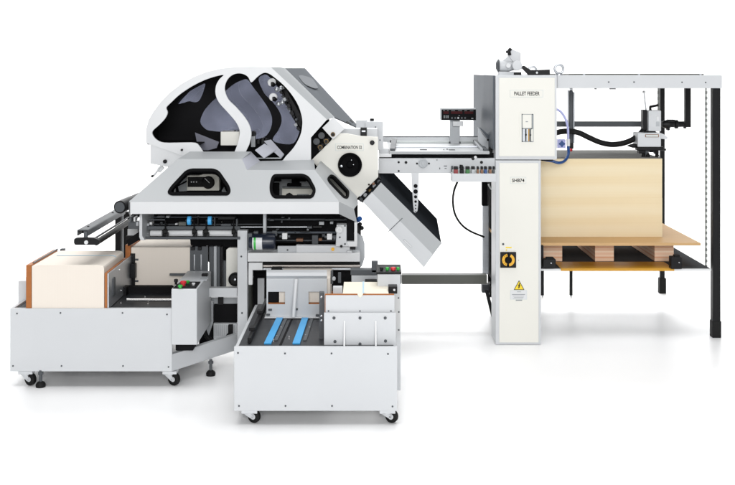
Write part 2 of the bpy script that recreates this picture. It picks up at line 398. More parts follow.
for px, py in ((277, 336), (281, 328), (305.5, 336), (309.5, 328), (289, 337.5), (273.5, 340)):
    c = PZ(px, py, ZT); MB().cyl(c, c + Vector((0, 0, .0065)), .004, seg=10).build('tray_screw', 'chrome', ct2, bev=0)
MB().box(-.552, -.536, -1.40, -.60, .352, .376).build('side_rail', 'black', ct2)
for y in (-1.28, -.95): MB().box(-.560, -.53, y, y + .04, .376, .392).build('rail_clamp', 'black', ct2)
# pusher plate with two windows, foot and rod
YP = -.93
W1h = [(268, 291.8), (285, 291.8), (285, 304.4), (268, 304.4)]; W2h = [(308.6, 291.8), (321.5, 291.8), (321.5, 304.4), (308.6, 304.4)]
pp = MB().poly([(266.5, 278.5), (327, 278.5), (327, 317), (266.5, 317)], YP, .006, [W1h, W2h]).build('pusher_plate', 'white', ct2, bev=.0006)
b = MB(); q = [(YP, 278.3), (YP - .02, 276), (YP - .012, 272.5), (YP + .03, 270)]
for (ya, pa), (yb, pb) in zip(q, q[1:]): b.hexa([P(266.5, pa, ya), P(327, pa, ya), P(327, pb, yb), P(266.5, pb, yb)], [v + Vector((0, .004, 0)) for v in (P(266.5, pa, ya), P(327, pa, ya), P(327, pb, yb), P(266.5, pb, yb))])
b.build('folded_lip', 'white', pp, bev=0)
b = MB(); b.prism([PZ(264.5, 318.5, .352), PZ(320, 318.5, .352), PZ(318.5, 312, .352), PZ(267, 312, .352)], (0, 0, .006)); b.build('foot_plate', 'white', pp)
MB().cyl(P(293.4, 317, YP - .05), P(296.3, 279, YP - .018), .0095).build('brace_rod', 'bright', pp, bev=0)
for x, y in ((270, 310), (268, 315), (317.5, 315.5), (296, 309.5)): MB().pbox(x - 1.8, y - .9, x + 1.8, y + .9, YP - .012, .011).build('rubber_block', 'slate', pp)
cpst = MB().pbox(319.2, 292.5, 324, 345.5, -1.32, .03).build('clamp_post', 'slate', ct2); screws(cpst, [(321.5, 297), (321.5, 316), (321.5, 320.5), (321.5, 341)], -1.32, .006, 'steel')
# bundle holder
YH = -1.42
bh = MB().pbox(324, 313, 396, 346.8, YH, .012).build('bundle_holder', 'white', ct2)
up = MB().pbox(325.5, 295.6, 394.6, 312.8, YH + .016, .010).build('upper_plate', 'white', bh); screws(up, [(328.5, 311), (360, 311), (391, 311)], YH + .016, .0036)
screws(bh, [(334, 318), (360, 318), (385.2, 318), (335, 341.5), (360, 344), (385.5, 341)], YH, .0070, 'slate', 'bolt', .006)
for px in (344.4, 375.8):
    x = P(px, 330, YH).x; za, zb = P(px, 346.5, YH).z, P(px, 320.5, YH).z
    MB().prism([(x - .0035, YH - .001, za), (x - .0035, YH - .042, za), (x - .0035, YH - .001, zb)], (.007, 0, 0)).build('gusset', 'bright', bh, bev=.0008)
    MB().box(x - .010, x + .010, YH - .046, YH - .001, za - .001, za + .006).build('gusset_foot', 'bright', bh)
tag(MB().pbox(324.8, 294.2, 394.2, 345, YH + .028, .014).build('end_board', 'plywood', None), 'orange wooden end board behind white plates of the front bundle holder', 'end board', GW)
yb = YH + .044; zb = P(360, 293.6, yb).z
st = MB().box(-.115, .098, yb, -1.12, .352, zb).build('paper_stack', 'papery', None, bev=.002); tag(st, 'small cream paper bundle in the front holder with a paper tip hanging over the board', 'paper stack', GB)
a, q = P(357.6, 294, YH), P(362.8, 294, YH)
b = MB(); yy = YH + .012; b.hexa([(a.x - .002, yb, zb + .001), (q.x + .002, yb, zb + .001), (q.x, yy, zb + .001), (a.x, yy, zb + .001)], [(a.x - .002, yb, zb + .002), (q.x + .002, yb, zb + .002), (q.x, yy, zb + .002), (a.x, yy, zb + .002)])
b.hexa([(a.x, yy, zb + .001), (q.x, yy, zb + .001), (P(360.2, 298.5, YH).x, yy, P(360, 298.5, YH).z)], [(a.x, yy - .001, zb + .001), (q.x, yy - .001, zb + .001), (P(360.2, 298.5, YH).x, yy - .001, P(360, 298.5, YH).z)])
b.build('paper_tip', 'papery', st, bev=0)
b = MB(); xa = P(363.2, 294, yb).x; b.box(xa - .004, xa + .004, yb, -1.12, zb + .0008, zb + .0018).box(xa - .004, xa + .012, yb - .001, yb + .004, zb + .0018, zb + .003); b.build('strap', 'strap', st, bev=0)
MB().pbox(388.5, 286.5, 397.3, 293.8, -1.33, .05).build('latch_block', 'black', ct2); MB().pdisc(394.3, 290, -1.3315, 1.1, .003).build('latch_pin', 'bright', ct2, bev=0)
MB().pbox(333, 287, 342.3, 293.8, -1.33, .03).build('side_stop', 'white', ct2)
# console column
YC = -1.22
a, q = P(377.5, 411, YC), P(400.6, 274.3, YC)
co = MB().box(a.x, q.x, YC, YC + .16, .075, q.z).build('control_console', 'white', ct2, bev=.003)
b = MB(); za = q.z + .001; b.hexa([(a.x - .006, YC - .004, za), (q.x + .004, YC - .004, za), (q.x + .004, YC + .14, za), (a.x - .006, YC + .14, za)], [(a.x - .006, YC - .004, za + .010), (q.x + .004, YC - .004, za + .010), (q.x + .004, YC + .14, za + .020), (a.x - .006, YC + .14, za + .020)]); b.build('button_panel', 'black', co)
for px, r, m, nm in ((387.3, .009, 'green', 'start_button'), (393.2, .013, 'red', 'stop_button'), (398, .008, 'green', 'start_button'), (381.5, .009, 'black', 'selector_knob')):
    c = P(px, 271, YC + .03); c.z = za + .011; MB().lathe(c, (0, 0, 1), [(0, r * .7), (.006, r * .7), (.006, r), (.013, r), (.016, r * .7)], 18).build(nm, m, co, bev=0)
screws(co, [(398.5, 298), (398.8, 312), (398.8, 330)], YC, .004)
# bundle seen through the pusher windows
tag(MB().box(P(279, 0, -.9).x, P(330, 0, -.9).x, -.90, -.64, .4222, .545).build('paper_stack', 'paper', None, bev=.002), 'cream paper bundle partly seen through the two windows of white pusher plate', 'paper stack', GB)
tag(MB().box(P(267.5, 0, -.9).x, P(333, 0, -.9).x, -.905, -.63, .410, .4217).build('end_board', 'plywood', None), 'orange wooden board under the bundle behind the windowed pusher plate', 'end board', GW)
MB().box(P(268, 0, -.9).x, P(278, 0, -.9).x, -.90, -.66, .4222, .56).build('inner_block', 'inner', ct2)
MB().box(-.50, .02, -.905, -.62, .350, .409).build('bundle_support', 'white', ct2)
# ================================================================== FOLDING MACHINE
fm = thing('folding_machine', 'large folding machine with arched white cover, dark smoked openings and grey windowed hood', 'folding machine', (-.5, 0, 0))
def quad(pts, off, m, nm, parent=fm, bev=0.0, label=None):
    off = Vector(off); return MB().hexa(pts, [Vector(p) + off for p in pts]).build(nm, m, parent, label, bev=bev)
# ---- hood
M['gasket'] = mat('black_gasket', (.004, .004, .0045), .6, var=.2, spec=.03)
M['lavsheet'] = mat('pale_violet_sheet', (.50, .51, .57), .3, var=.05)
YS = -.75
HS = plane(P(129, 201.5, YS), P(339, 201.5, YS), P(177.5, 159, -.5))
if HS[1].y > 0: HS = (HS[0], -HS[1])
hn = HS[1]
W1 = rounded([(167, 193), (170.5, 187), (185.5, 171), (191, 169), (214, 169), (219.5, 171.5), (229.5, 186), (231, 191.5), (228.5, 195.6), (171, 195.6)], 4)
W2 = rounded([(269.5, 184), (272.5, 174.5), (303.5, 174), (309.5, 177), (316.5, 190), (313, 198.6), (273.5, 198.6), (269.8, 193)], 4)
hood = MB().prism([on(x, y, HS) for x, y in [(129, 201.5), (177.5, 159), (242, 159), (247, 170), (315, 170), (339, 201.5)]], hn * -.008, [[on(x, y, HS) for x, y in offset(w, 1.2)] for w in (W1, W2)]).build('hood', 'hood', fm, bev=0)
MB().pbox(129, 201.6, 339, 214, YS, .008).build('hood_skirt', 'bright', hood, bev=.002)
for w in (W1, W2):
    wf = MB().prism([on(x, y, HS) + hn * .005 for x, y in w], hn * -.02, [[on(x, y, HS) + hn * .005 for x, y in offset(w, 2.9)]]).build('window_frame', 'gasket', hood, bev=.0015)
    MB().prism([on(x, y, HS) - hn * .006 for x, y in offset(w, 2.0)], hn * -.003).build('window_pane', 'clear', hood, bev=0)
RB = -.38
quad([P(177.5, 159, -.5), P(242, 159, -.5), P(251, 151.5, RB), P(190, 151.5, RB)], (0, .002, -.006), 'hood', 'hood_top', hood)
quad([on(247, 170, HS), on(315, 170, HS), P(314, 159.8, RB), P(260, 161, RB)], (0, .002, -.006), 'hood', 'hood_top', hood)
HT = plane(P(242, 159, -.5), on(247, 170, HS), P(260, 161, RB))
quad([P(242, 159, -.5), on(247, 170, HS), P(260, 161, RB), on(251, 151.5, HT)], (.003, .003, -.004), 'lavsheet', 'hood_step', hood)
FC = plane(on(315, 170, HS), P(339, 201.5, YS), P(358, 201, -.45))
if FC[1].y > 0: FC = (FC[0], -FC[1])
W3 = rounded([(326.8, 178.5), (330, 174.4), (334.5, 176), (349.2, 191.5), (348.2, 198.9), (343.5, 198.3), (328.5, 182.5)], 2.5)
MB().prism([on(x, y, FC) for x, y in [(315, 170), (339, 201.5), (354, 209), (358.3, 203.5), (356.5, 196), (321.5, 160)]], FC[1] * -.006, [[on(x, y, FC) for x, y in offset(W3, .8)]]).build('hood_corner', 'hood', hood, bev=0)
MB().prism([on(x, y, FC) + FC[1] * .004 for x, y in W3], FC[1] * -.014, [[on(x, y, FC) + FC[1] * .004 for x, y in offset(W3, 1.9)]]).build('window_frame', 'gasket', hood, bev=.001)
MB().prism([on(x, y, FC) - FC[1] * .004 for x, y in offset(W3, 1.3)], FC[1] * -.002).build('window_pane', 'clear', hood, bev=0)
quad([P(339, 201.6, YS), P(339, 214, YS), P(357, 222.5, -.62), on(354, 209, FC)], (-.004, .005, .002), 'hood', 'hood_corner', hood)
quad([P(129, 201.6, YS), P(129, 214, YS), Vector((P(129, 214, YS).x, -.3, P(129, 214, YS).z)), Vector((P(129, 214, YS).x, -.3, P(129, 201.6, YS).z))], (.006, 0, 0), 'hood', 'hood_side', hood)
quad([P(129, 201.5, YS), P(177.5, 159, -.5), Vector((P(177.5, 159, -.5).x, -.3, P(177.5, 159, -.5).z)), Vector((P(129, 214, YS).x, -.3, P(129, 201.6, YS).z))], (.006, 0, -.004), 'hood', 'hood_side', hood)
MB().prism([on(x, y, FC) - FC[1] * .05 for x, y in [(325, 173), (352, 190), (351, 200), (340, 199), (325, 182)]], FC[1] * -.01).build('inner_plate', 'cream', fm)
# mechanisms behind the windows
u = MB().poly([(187, 175.5), (199, 175.5), (204, 173.8), (219, 173.8), (219, 190.5), (187, 190.5)], -.55, .05).build('adjuster_unit', 'ivory', fm)
MB().pbox(187.5, 177, 205, 187, -.554, .006).build('readout', 'black', u); 
for x in (190.8, 193.2, 196): MB().pbox(x, 181.2, x + 1.1, 182.6, -.5545, .003).build('digit', 'bright', u, bev=0)
c = P(208.5, 182.3, -.552); k = MB().lathe(c, (0, -1, 0), [(-.003, .034), (.012, .034), (.018, .029)], 36).build('dial_knob', 'black', u, bev=0)
MB().hexa([P(204.5, 178.6, -.5705), P(205, 178.1, -.5705), P(209.8, 182.6, -.5705), P(209.3, 183.1, -.5705)], [P(204.5, 178.6, -.568), P(205, 178.1, -.568), P(209.8, 182.6, -.568), P(209.3, 183.1, -.568)]).build('pointer_line', 'bright', k, bev=0)
quad([P(177.5, 182, -.56), P(187, 177, -.52), P(187, 180, -.52), P(178, 185, -.56)], (0, .008, 0), 'greyp', 'guide_bracket')
quad([P(178, 186.5, -.56), P(187, 182, -.52), P(187, 191, -.52), P(179, 191.5, -.56)], (0, .008, 0), 'greyp', 'guide_bracket')
MB().pbox(174, 188.5, 175.4, 193.5, -.60, .01).build('guide_pin', 'bright', fm)
quad([P(221.5, 191, -.56), P(224, 187, -.54), P(226.5, 192.5, -.56), P(224, 193.3, -.57)], (0, .008, 0), 'greyp', 'guide_bracket')
u = MB().poly([(282, 188.8), (315, 188.8), (315, 198), (293.8, 198), (292.5, 194.5), (289.5, 192.6), (286.3, 194), (284.6, 198), (282, 198)], -.60, .05).build('adjuster_unit', 'ivory', fm)
MB().pbox(297, 194, 309, 195.3, -.6005, .004).build('engraving', 'gink', u, bev=0)
MB().pdisc(289.3, 198.3, -.595, 5.0, .02).build('dial_knob', 'black', u, bev=0)
MB().pbox(281.5, 187.4, 315, 188.9, -.555, .06).build('top_cover', 'greyp', u)
MB().pbox(270, 170, 319, 201, -.44, .01).build('inner_plate', 'greyp', fm)
for q in ((287, 183.5, 301, 187.4), (291.5, 176, 299.5, 184), (297, 178, 306, 181.5), (274, 178.5, 281, 181.5), (271, 183, 279, 200)): MB().pbox(*q, -.50, .03).build('clamp_block', 'inner', fm, bev=.003)
# ---- black chassis behind the hood and rollers
MB().poly([(145, 204), (182, 169), (318, 169), (345, 199), (351, 215), (354, 245), (240, 247), (191, 247), (190, 239), (140, 239), (141, 214)], -.36, .02).build('chassis_panel', 'inner', fm)
MB().pbox(190, 243, 240, 262, -.30, .02).build('chassis_panel', 'inner', fm)
MB().pbox(252, 243, 360, 262, -.36, .02).build('chassis_panel', 'inner', fm)
# ---- arched cover
YA = -.378
OUT = [(146, 143), (145.8, 130), (148.3, 120.5), (153, 112), (160, 102.5), (169, 93), (180, 84.5), (193, 77), (207, 71.5), (222, 68.2), (236, 66.8), (252, 66.4), (271, 67), (327, 119.5), (311, 137.5), (311, 163.5), (192, 163.5), (190, 158.6)]
HA = [(223.5, 74.8), (212, 77.3), (200, 82), (189, 88), (179, 95), (171, 102.5), (166.3, 107.5), (167.6, 112.5), (165, 118.5), (159, 125), (152.6, 131), (153, 135.5), (157, 140), (164, 142.6), (180, 142.6), (195, 142.8), (200, 147), (203.5, 152.5), (206, 158), (229, 158), (236, 148), (239, 138), (239.5, 130), (235.5, 121.5), (227, 111.5), (219, 102.5), (215.5, 94), (216, 85.5), (219.5, 79)]
HBC = [(225, 91), (225.3, 84), (229, 77.5), (235, 73.8), (242, 73.6), (248, 76.8), (251.2, 82.3), (257, 77), (263, 73), (268, 73.2), (274, 77), (284, 85.5), (292, 95), (298.5, 106), (302, 118), (302, 127), (300, 136), (294, 147), (286, 156), (280, 161.5), (262, 161.5), (244.5, 158), (249, 145), (251.3, 135), (250, 126.5), (245, 117.5), (236, 107), (228.5, 99.5)]
ac = MB().poly(OUT, YA, .016, [smooth2(HA, 3), smooth2(HBC, 3)]).build('arch_cover', 'bright', fm, bev=.0012)
b = MB(); b2 = MB(); oc = smooth2(OUT[:13], 1); DEP = .60
for (xa, ya), (xb, yb_) in zip(OUT[:12], OUT[1:13]):
    A, B = P(xa, ya, YA + .0162), P(xb, yb_, YA + .0162); nn = Vector((B.z - A.z, 0, -(B.x - A.x))).normalized()
    if nn.z > 0 or nn.x < 0: pass
    b.hexa([A, B, B + nn * .006, A + nn * .006], [v + Vector((0, DEP, 0)) for v in (A, B, B + nn * .006, A + nn * .006)])
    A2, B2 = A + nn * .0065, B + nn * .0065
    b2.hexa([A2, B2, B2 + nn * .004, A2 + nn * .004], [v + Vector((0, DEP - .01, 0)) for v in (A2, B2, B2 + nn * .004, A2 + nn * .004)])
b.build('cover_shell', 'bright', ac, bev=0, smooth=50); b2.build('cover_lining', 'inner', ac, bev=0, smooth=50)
# rounded right edge and slanted side, both with shade put into their colour
e0, e1 = (P(271, 67, YA), P(327, 119.5, YA)); s0, s1 = (P(285, 68, -.33), P(334.5, 117, -.33))
b = MB(); mid = [((e0 + s0) / 2 + Vector((.006, -.014, .006))), ((e1 + s1) / 2 + Vector((.006, -.014, .006)))]
row = []
for t in [i / 8 for i in range(9)]:
    f = lambda p, q, r: p * (1 - t) ** 2 + q * 2 * t * (1 - t) + r * t * t
    row.append((f(e0, mid[0], s0), f(e1, mid[1], s1)))
for A, B in zip(row, row[1:]): b.hexa([A[0], A[1], B[1], B[0]], [v + Vector((-.004, .006, -.004)) for v in (A[0], A[1], B[1], B[0])])
b.build('rounded_edge', 'hood', ac, bev=0, smooth=60)
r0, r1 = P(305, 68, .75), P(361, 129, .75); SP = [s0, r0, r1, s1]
M['recess'] = mat('grey_recess_lining', (.26, .27, .285), .6, var=.05, spec=0)
M['side'] = mat('shaded_side_panel', (.17, .181, .194), .5, .0, var=.08, vscale=2, spec=0)  # cover side darkened in its colour to stand for shade
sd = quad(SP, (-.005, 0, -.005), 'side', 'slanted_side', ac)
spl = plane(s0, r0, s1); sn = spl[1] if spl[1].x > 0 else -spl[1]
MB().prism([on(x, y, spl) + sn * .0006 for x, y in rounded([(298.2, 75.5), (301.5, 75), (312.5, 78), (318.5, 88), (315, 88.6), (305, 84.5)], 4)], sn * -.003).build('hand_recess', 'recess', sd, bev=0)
for q in ([(345.5, 122), (347, 121), (349.5, 123.5), (348.5, 124.5)], [(349.5, 120.5), (350.5, 119.5), (353.5, 122.5), (352.5, 123)]): MB().prism([on(x, y, spl) + sn * .002 for x, y in q], sn * -.002).build('slot_mark', 'ink', sd, bev=0)
# rear face of the arch: black frame with smoked windows
YR = -.08
rear = [(367.5 + (x - 367.5) * sc(YA) / sc(YR), 70 + (y - 70) * sc(YA) / sc(YR)) for x, y in OUT[:14]] + [(335, 180), (173, 180)]
RA = smooth2([(177.5, 103.5), (182, 97), (190, 91), (198, 86.5), (205, 83.5), (203.5, 91), (199.5, 100), (195, 102.3), (189, 101.2), (183, 103)], 4)
RBw = smooth2([(200, 122), (203, 112.5), (209, 104.5), (217, 97), (224, 92), (233, 84.5), (241, 80.5), (247.5, 79.5), (253, 87), (260, 96), (269, 109.5), (272, 119), (270.5, 129), (264, 137), (250, 139), (232, 133), (215, 131.3), (206, 129.5)], 4)
RB2 = smooth2([(225.5, 91), (233, 83.5), (241, 80), (248.5, 78.5), (252.5, 85), (255, 91.5), (250, 93), (240, 92.2), (231, 92)], 4)
RC = smooth2([(258.5, 80), (262, 75.3), (268, 75.5), (277, 86), (287, 97), (296, 110), (300.5, 122), (299, 133), (293, 143.5), (280, 143.5), (272.5, 139.5), (278.5, 130), (281.5, 121), (279.5, 112), (272.5, 102), (264, 93)], 4)
rc = MB().poly(rear, YR, .012, [RA, RBw, RC]).build('rear_frame', 'inner', fm, bev=0)
for w in (RA, RBw, RC): MB().poly(w, YR + .0125, .004).build('smoked_pane', 'smoke', rc, bev=0)
# parts seen inside the arch
MB().pbox(220.5, 131.5, 239.5, 145.5, -.28, .12).build('motor_box', 'cream', fm, bev=.004)
for x in (234, 237.5): MB().pbox(x, 129.8, x + 1.6, 132, -.26, .02).build('terminal', 'slate', fm)
M['violet'] = mat('grey_violet_sheet', (.15, .155, .20), .35, var=.08)
MB().poly([(195, 132.5), (219, 142), (216.5, 148), (208, 150.2), (203, 150), (197, 143)], -.20, .01).build('deflector_sheet', 'violet', fm, bev=0)
b = MB(); a, q = P(147, 143.6, YA + .02), P(200, 143.6, YA + .02); b.box(a.x, q.x, YA + .02, YR - .002, a.z - .006, a.z); b.build('inner_floor', 'inner', fm)
MB().pdisc(253, 133.8, -.2, 2.6, .05).build('stop_knob', 'black', fm, bev=0); MB().pbox(251, 136, 255, 147, -.2, .05).build('stop_post', 'greyp', fm)
for x in (257, 261.5, 265): MB().pbox(x, 137.5 + (x % 3), x + 2.6, 144, -.18, .05).build('clamp_block', 'black', fm)
quad([P(255, 150, -.36), P(264.5, 143.5, -.30), P(275.5, 150, -.30), P(264, 158, -.36)], (.001, .004, -.004), 'lavsheet', 'deflector_flap')
quad([P(264, 141, -.27), P(271, 139.5, -.25), P(284, 154, -.27), P(281, 158, -.29), (P(272, 150, -.29))], (.001, .004, -.004), 'lavsheet', 'deflector_flap')
MB().pbox(254, 157.8, 281, 158.8, -.33, .02).build('cross_bar', 'greyp', fm)
for (wx, wy, r) in ((271.8, 82.3, 4.1), (273.3, 97, 4.1)):
    c = P(wx, wy, -.22); w = MB().lathe(c, (0, -1, 0), [(-.012, r * sc(-.22)), (.010, r * sc(-.22)), (.014, r * .85 * sc(-.22))], 32).build('adjusting_wheel', 'bright', fm, bev=0)
    c2 = P(wx + .3, wy + 1.2, -.235); MB().cyl(c2, c2 + Vector((0, -.012, 0)), .007).build('wheel_hub', 'black', w, bev=0); MB().poly([(wx - 1, wy - .3), (wx + 1.4, wy - .4), (wx + 4.2, wy + 2.2), (wx + 2.2, wy + 4.6), (wx - 1, wy + 4)], -.246, .014).build('wheel_key', 'gasket', w)
for x, y in ((276.6, 89.2), (280.9, 88), (278.6, 103.8), (282.4, 102.2)): MB().sph(P(x, y, -.22), 2.3 * sc(-.22)).build('ball_knob', 'steel', fm, bev=0)
MB().hexa([P(274.5, 90, -.2), P(283, 86, -.2), P(284.5, 88.5, -.2), P(276, 92.5, -.2)], [P(274.5, 90, -.15), P(283, 86, -.15), P(284.5, 88.5, -.15), P(276, 92.5, -.15)]).build('clamp_block', 'greyp', fm)
MB().poly([(275, 79), (278, 77.5), (281, 80.5), (279, 83.5)], -.2, .04).build('clamp_block', 'black', fm)
random.seed(3)
for i in range(16):
    t = i / 15; x, y = 282 + 17 * t + random.uniform(-1.5, .8), 92 + 37 * t ** 1.15 + random.uniform(-1.5, 1.5); s = random.uniform(1.4, 2.8)
    MB().poly([(x - s, y - s * .3), (x + s * .3, y - s), (x + s, y + s * .5), (x - s * .2, y + s)], -.20 + .04 * (i % 3), .05).build('linkage_block', ('black', 'black', 'slate', 'greyp', 'black')[i % 5], fm)
MB().hexa([P(281, 90, -.12), P(285, 87, -.12), P(302, 117, -.12), P(300, 133, -.12)], [P(281, 90, -.09), P(285, 87, -.09), P(302, 117, -.09), P(300, 133, -.09)]).build('linkage_rail', 'black', fm)
# lower left flank of the arch
lf = MB().poly([(150.2, 143.2), (165, 148.5), (192, 158.5), (192, 168), (165, 166.5), (150.2, 163.5)], YA + .004, .02).build('flank_panel', 'bright', fm)
for x, y, r in ((182, 149.8, 1.1), (165.2, 161.3, 1.9), (152.5, 176, 1.2)):
    c = P(x, y, YA - .002 if r < 2.2 else YA); MB().lathe(c, (0, -1, 0), [(-.004, r * sc(YA)), (.012, r * sc(YA)), (.016, r * .7 * sc(YA))], 18).build('black_knob', 'black', fm, bev=0)
MB().tube([P(165.5, 163, YA + .01), P(160, 167, YA + .01), P(158, 170, YA + .01), P(155, 174, YA + .01), P(153, 176, YA + .01)], .006).build('lever_rod', 'bright', fm, bev=0)
MB().poly(rounded([(157, 168), (161, 165.5), (164, 168), (160, 173), (157.5, 171.5)], 1.2), YA + .01, .02).build('lever_plate', 'bright', fm)
# ---- cream side plate with handwheel
YW = -.30
sp = MB().poly([(311.5, 160), (338, 133.6), (347, 133.4), (360, 136), (378.2, 137), (378.2, 177), (357, 198.5), (340, 198.5), (322, 172)], YW, .02).build('side_plate', 'cream', fm)
c = P(350, 164.5, YW - .0005); r = 12 * sc(YW)
hw = MB().lathe(c, (0, -1, 0), [(-.002, r * .96), (.010, r), (.020, r), (.026, r * .95), (.022, r * .80), (.014, r * .72), (.012, r * .30), (.020, r * .24), (.022, r * .12)], 48).build('handwheel', 'gasket', sp, bev=0)
for dx, dy, rr in ((-8.6, 1.6, 1.3), (1.2, -1.2, .6), (3.4, 0, .6), (-2, 0, .6), (.6, 2.6, .6), (1.5, -4.5, .55)):
    q = P(350 + dx, 164.5 + dy, YW - .0135 if rr < 1 else YW - .0245); MB().lathe(q, (0, -1, 0), [(-.004, rr * sc(YW)), (.002, rr * sc(YW)), (.0035, rr * .6 * sc(YW))], 14).build('wheel_screw', 'steel', hw, bev=0)
def label_plate(x0, y0, x1, y1, Y, parent, s, tx0, ty0, tx1, ty1, nm='name_plate'):
    lp = MB().pbox(x0, y0, x1, y1, Y - .0015, .003).build(nm, 'paleline', parent, bev=.0003)
    MB().pbox(x0 + .45, y0 + .45, x1 - .45, y1 - .45, Y - .0022, .002).build('plate_face', 'cream', lp, bev=0)
    text(s, tx0, ty0, tx1, ty1, Y - .0027, 'ink', lp, bold=.022); return lp
label_plate(335.2, 143.6, 363.6, 150.8, YW, sp, 'COMBINATION 32', 337.2, 145.6, 361.8, 149)
c = P(372.2, 142.5, YW - .0005); MB().lathe(c, (0, -1, 0), [(-.001, .012), (.004, .014), (.014, .014), (.018, .010)], 8).build('lock_knob', 'black', sp, bev=0)
# rollers in the slanted gap above the plate
MB().poly([(311.5, 138.5), (322, 128), (334, 137.5), (313, 157), (311.5, 157)], -.20, .05).build('roller_housing', 'inner', fm)
MB().poly([(322.2, 127.8), (333.5, 116.8), (345, 128.5), (333, 139.5)], -.345, .012).build('gap_cover', 'bright', fm)
for x, y in ((316.5, 141.5), (321.5, 135.5)):
    MB().cyl(P(x, y, -.26), P(x, y, .3), 3.3 * sc(-.26)).build('fold_roller', 'slate', fm, bev=0)
for x, y in ((320.3, 147), (326.3, 141), (333, 134.2)):
    g = MB(); c = P(x, y, -.34)
    g.lathe(c, (0, -1, 0), [(-.03, .010), (.004, .010), (.004, .013), (.014, .013), (.014, .008), (.022, .007)], 18); g.build('gear', 'bronze', fm, bev=0)
    MB().pbox(x - 3.2, y - 2.6, x - .6, y + .4, -.33, .03).build('bearing_block', 'black', fm); MB().cyl(c + Vector((0, -.0225, 0)), c + Vector((0, -.03, 0)), .009).build('gear_hub', 'black', fm, bev=0); MB().pbox(x + .4, y - 3, x + 3, y - 1, -.335, .03).build('bearing_block', 'black', fm); MB().pbox(x - 1.5, y + 1.2, x + 1, y + 3.6, -.33, .03).build('bearing_block', 'slate', fm)
# covers behind the plate
MB().poly([(333, 130), (340, 128.6), (377.8, 128.6), (377.8, 150), (333, 150)], -.22, .10).build('gear_cover', 'white', fm, bev=.004)
cl = MB().pbox(360.5, 127.5, 366.8, 135.8, -.25, .03).build('cover_latch', 'black', fm); MB().pbox(361.6, 130.4, 365.6, 132, -.254, .005).build('latch_bar', 'steel', cl)
mc = MB().poly(rounded([(365.5, 121.5), (383.2, 121.5), (383.2, 150), (365.5, 150)], 2), -.08, .22).build('drive_cover', 'white', fm, bev=.004)
MB().pbox(356, 120, 367, 132, -.05, .2).build('drive_cover', 'white', fm, bev=.004)
MB().cyl(P(372, 121.6, .0), P(372, 118.4, .0), .012).build('cover_knob', 'black', mc, bev=0)
screws(mc, [(375.5, 127), (376, 132), (380, 140)], -.08, .004)
# lower slanted rollers
MB().poly([(356.5, 199), (378.2, 177.5), (383, 180), (363, 203)], -.27, .25).build('roller_housing', 'inner', fm)
for i, (x, y) in enumerate(((361, 199.5), (365.5, 195), (370, 190.5), (374.5, 186), (379, 181.8))):
    c = P(x, y, -.275); MB().lathe(c, (0, -1, 0), [(-.02, .010), (.006, .012), (.010, .007)], 14).build('roller_end', ('slate', 'greyp', 'bronze', 'greyp', 'slate')[i], fm, bev=0)
MB().hexa([P(359, 195.5, -.30), P(365.5, 189.5, -.30), P(366.5, 190.7, -.30), P(360, 196.8, -.30)], [P(359, 195.5, -.27), P(365.5, 189.5, -.27), P(366.5, 190.7, -.27), P(360, 196.8, -.27)]).build('guide_bar', 'bright', fm)
for x, y in ((369, 184.5), (373.5, 183.8), (371, 192.5)): MB().pbox(x - 1.3, y - 1.1, x + 1.2, y + 1.2, -.30, .03).build('bearing_block', 'brown', fm)
# ---- fold plate unit hanging to the lower right
YB = -.45
fb = MB().hexa([P(x, y, YB + .035) for x, y in [(363.5, 201.7), (381, 183), (441.5, 243), (424.3, 267)]], [P(x, y, .4) for x, y in [(374, 178), (383, 161.5), (437, 218.7), (421, 242)]]).build('fold_plate_unit', 'charcoal', fm, bev=.002)
MB().poly([(363, 202), (372, 192.5), (433, 254.5), (424, 267.6)], YB, .034).build('front_cover', 'white', fb, bev=.002)
MB().hexa([P(372.2, 192.7, YB + .0005), P(433, 254.6, YB + .0005), P(441.8, 243.3, YB + .03), P(381, 182.6, YB + .03)], [v + Vector((0, .006, 0)) for v in (P(372.2, 192.7, YB + .0005), P(433, 254.6, YB + .0005), P(441.8, 243.3, YB + .03), P(381, 182.6, YB + .03))]).build('bevel_cover', 'hood', fb, bev=0)  # bevel takes the hood's greyer colour as painted shade
MB().hexa([P(388, 231.6, YB - .0008), P(388.5, 232.1, YB - .0008), P(399.9, 221, YB - .0008), P(399.4, 220.5, YB - .0008)], [P(388, 231.6, YB + .004), P(388.5, 232.1, YB + .004), P(399.9, 221, YB + .004), P(399.4, 220.5, YB + .004)]).hexa([P(399.4, 220.5, YB - .0008), P(399.9, 221, YB - .0008), P(408.7, 212.7, YB + .028), P(408.2, 212.2, YB + .028)], [P(399.4, 220.5, YB + .004), P(399.9, 221, YB + .004), P(408.7, 212.7, YB + .032), P(408.2, 212.2, YB + .032)]).build('seam', 'slate', fb, bev=0)
MB().poly(rounded([(403, 240), (404.5, 238.8), (412.5, 246.6), (411.2, 248.2)], .9), YB - .0012, .003).build('grip_slot', 'greyp', fb, bev=.0005)
MB().poly(rounded([(403.7, 240.4), (404.6, 239.8), (411.9, 246.8), (411.2, 247.6)], .4), YB - .0022, .002).build('grip_insert', 'bright', fb, bev=.0004)
sb = MB().poly([(411.3, 173.5), (419, 173.5), (418.2, 205), (417.5, 211), (412.5, 216), (410.8, 214.2), (413.8, 210.6), (413, 205)], -.27, .012).build('hole_strap', 'white', fm)
for y, r in ((186, 2.0), (191.5, 2.2), (196.8, 1.6), (201.6, 1.3), (205.3, .7), (208.6, .7), (211.8, .6)): MB().pdisc(415.6, y, -.2706, r, .002).build('hole', 'inner', sb, bev=0)
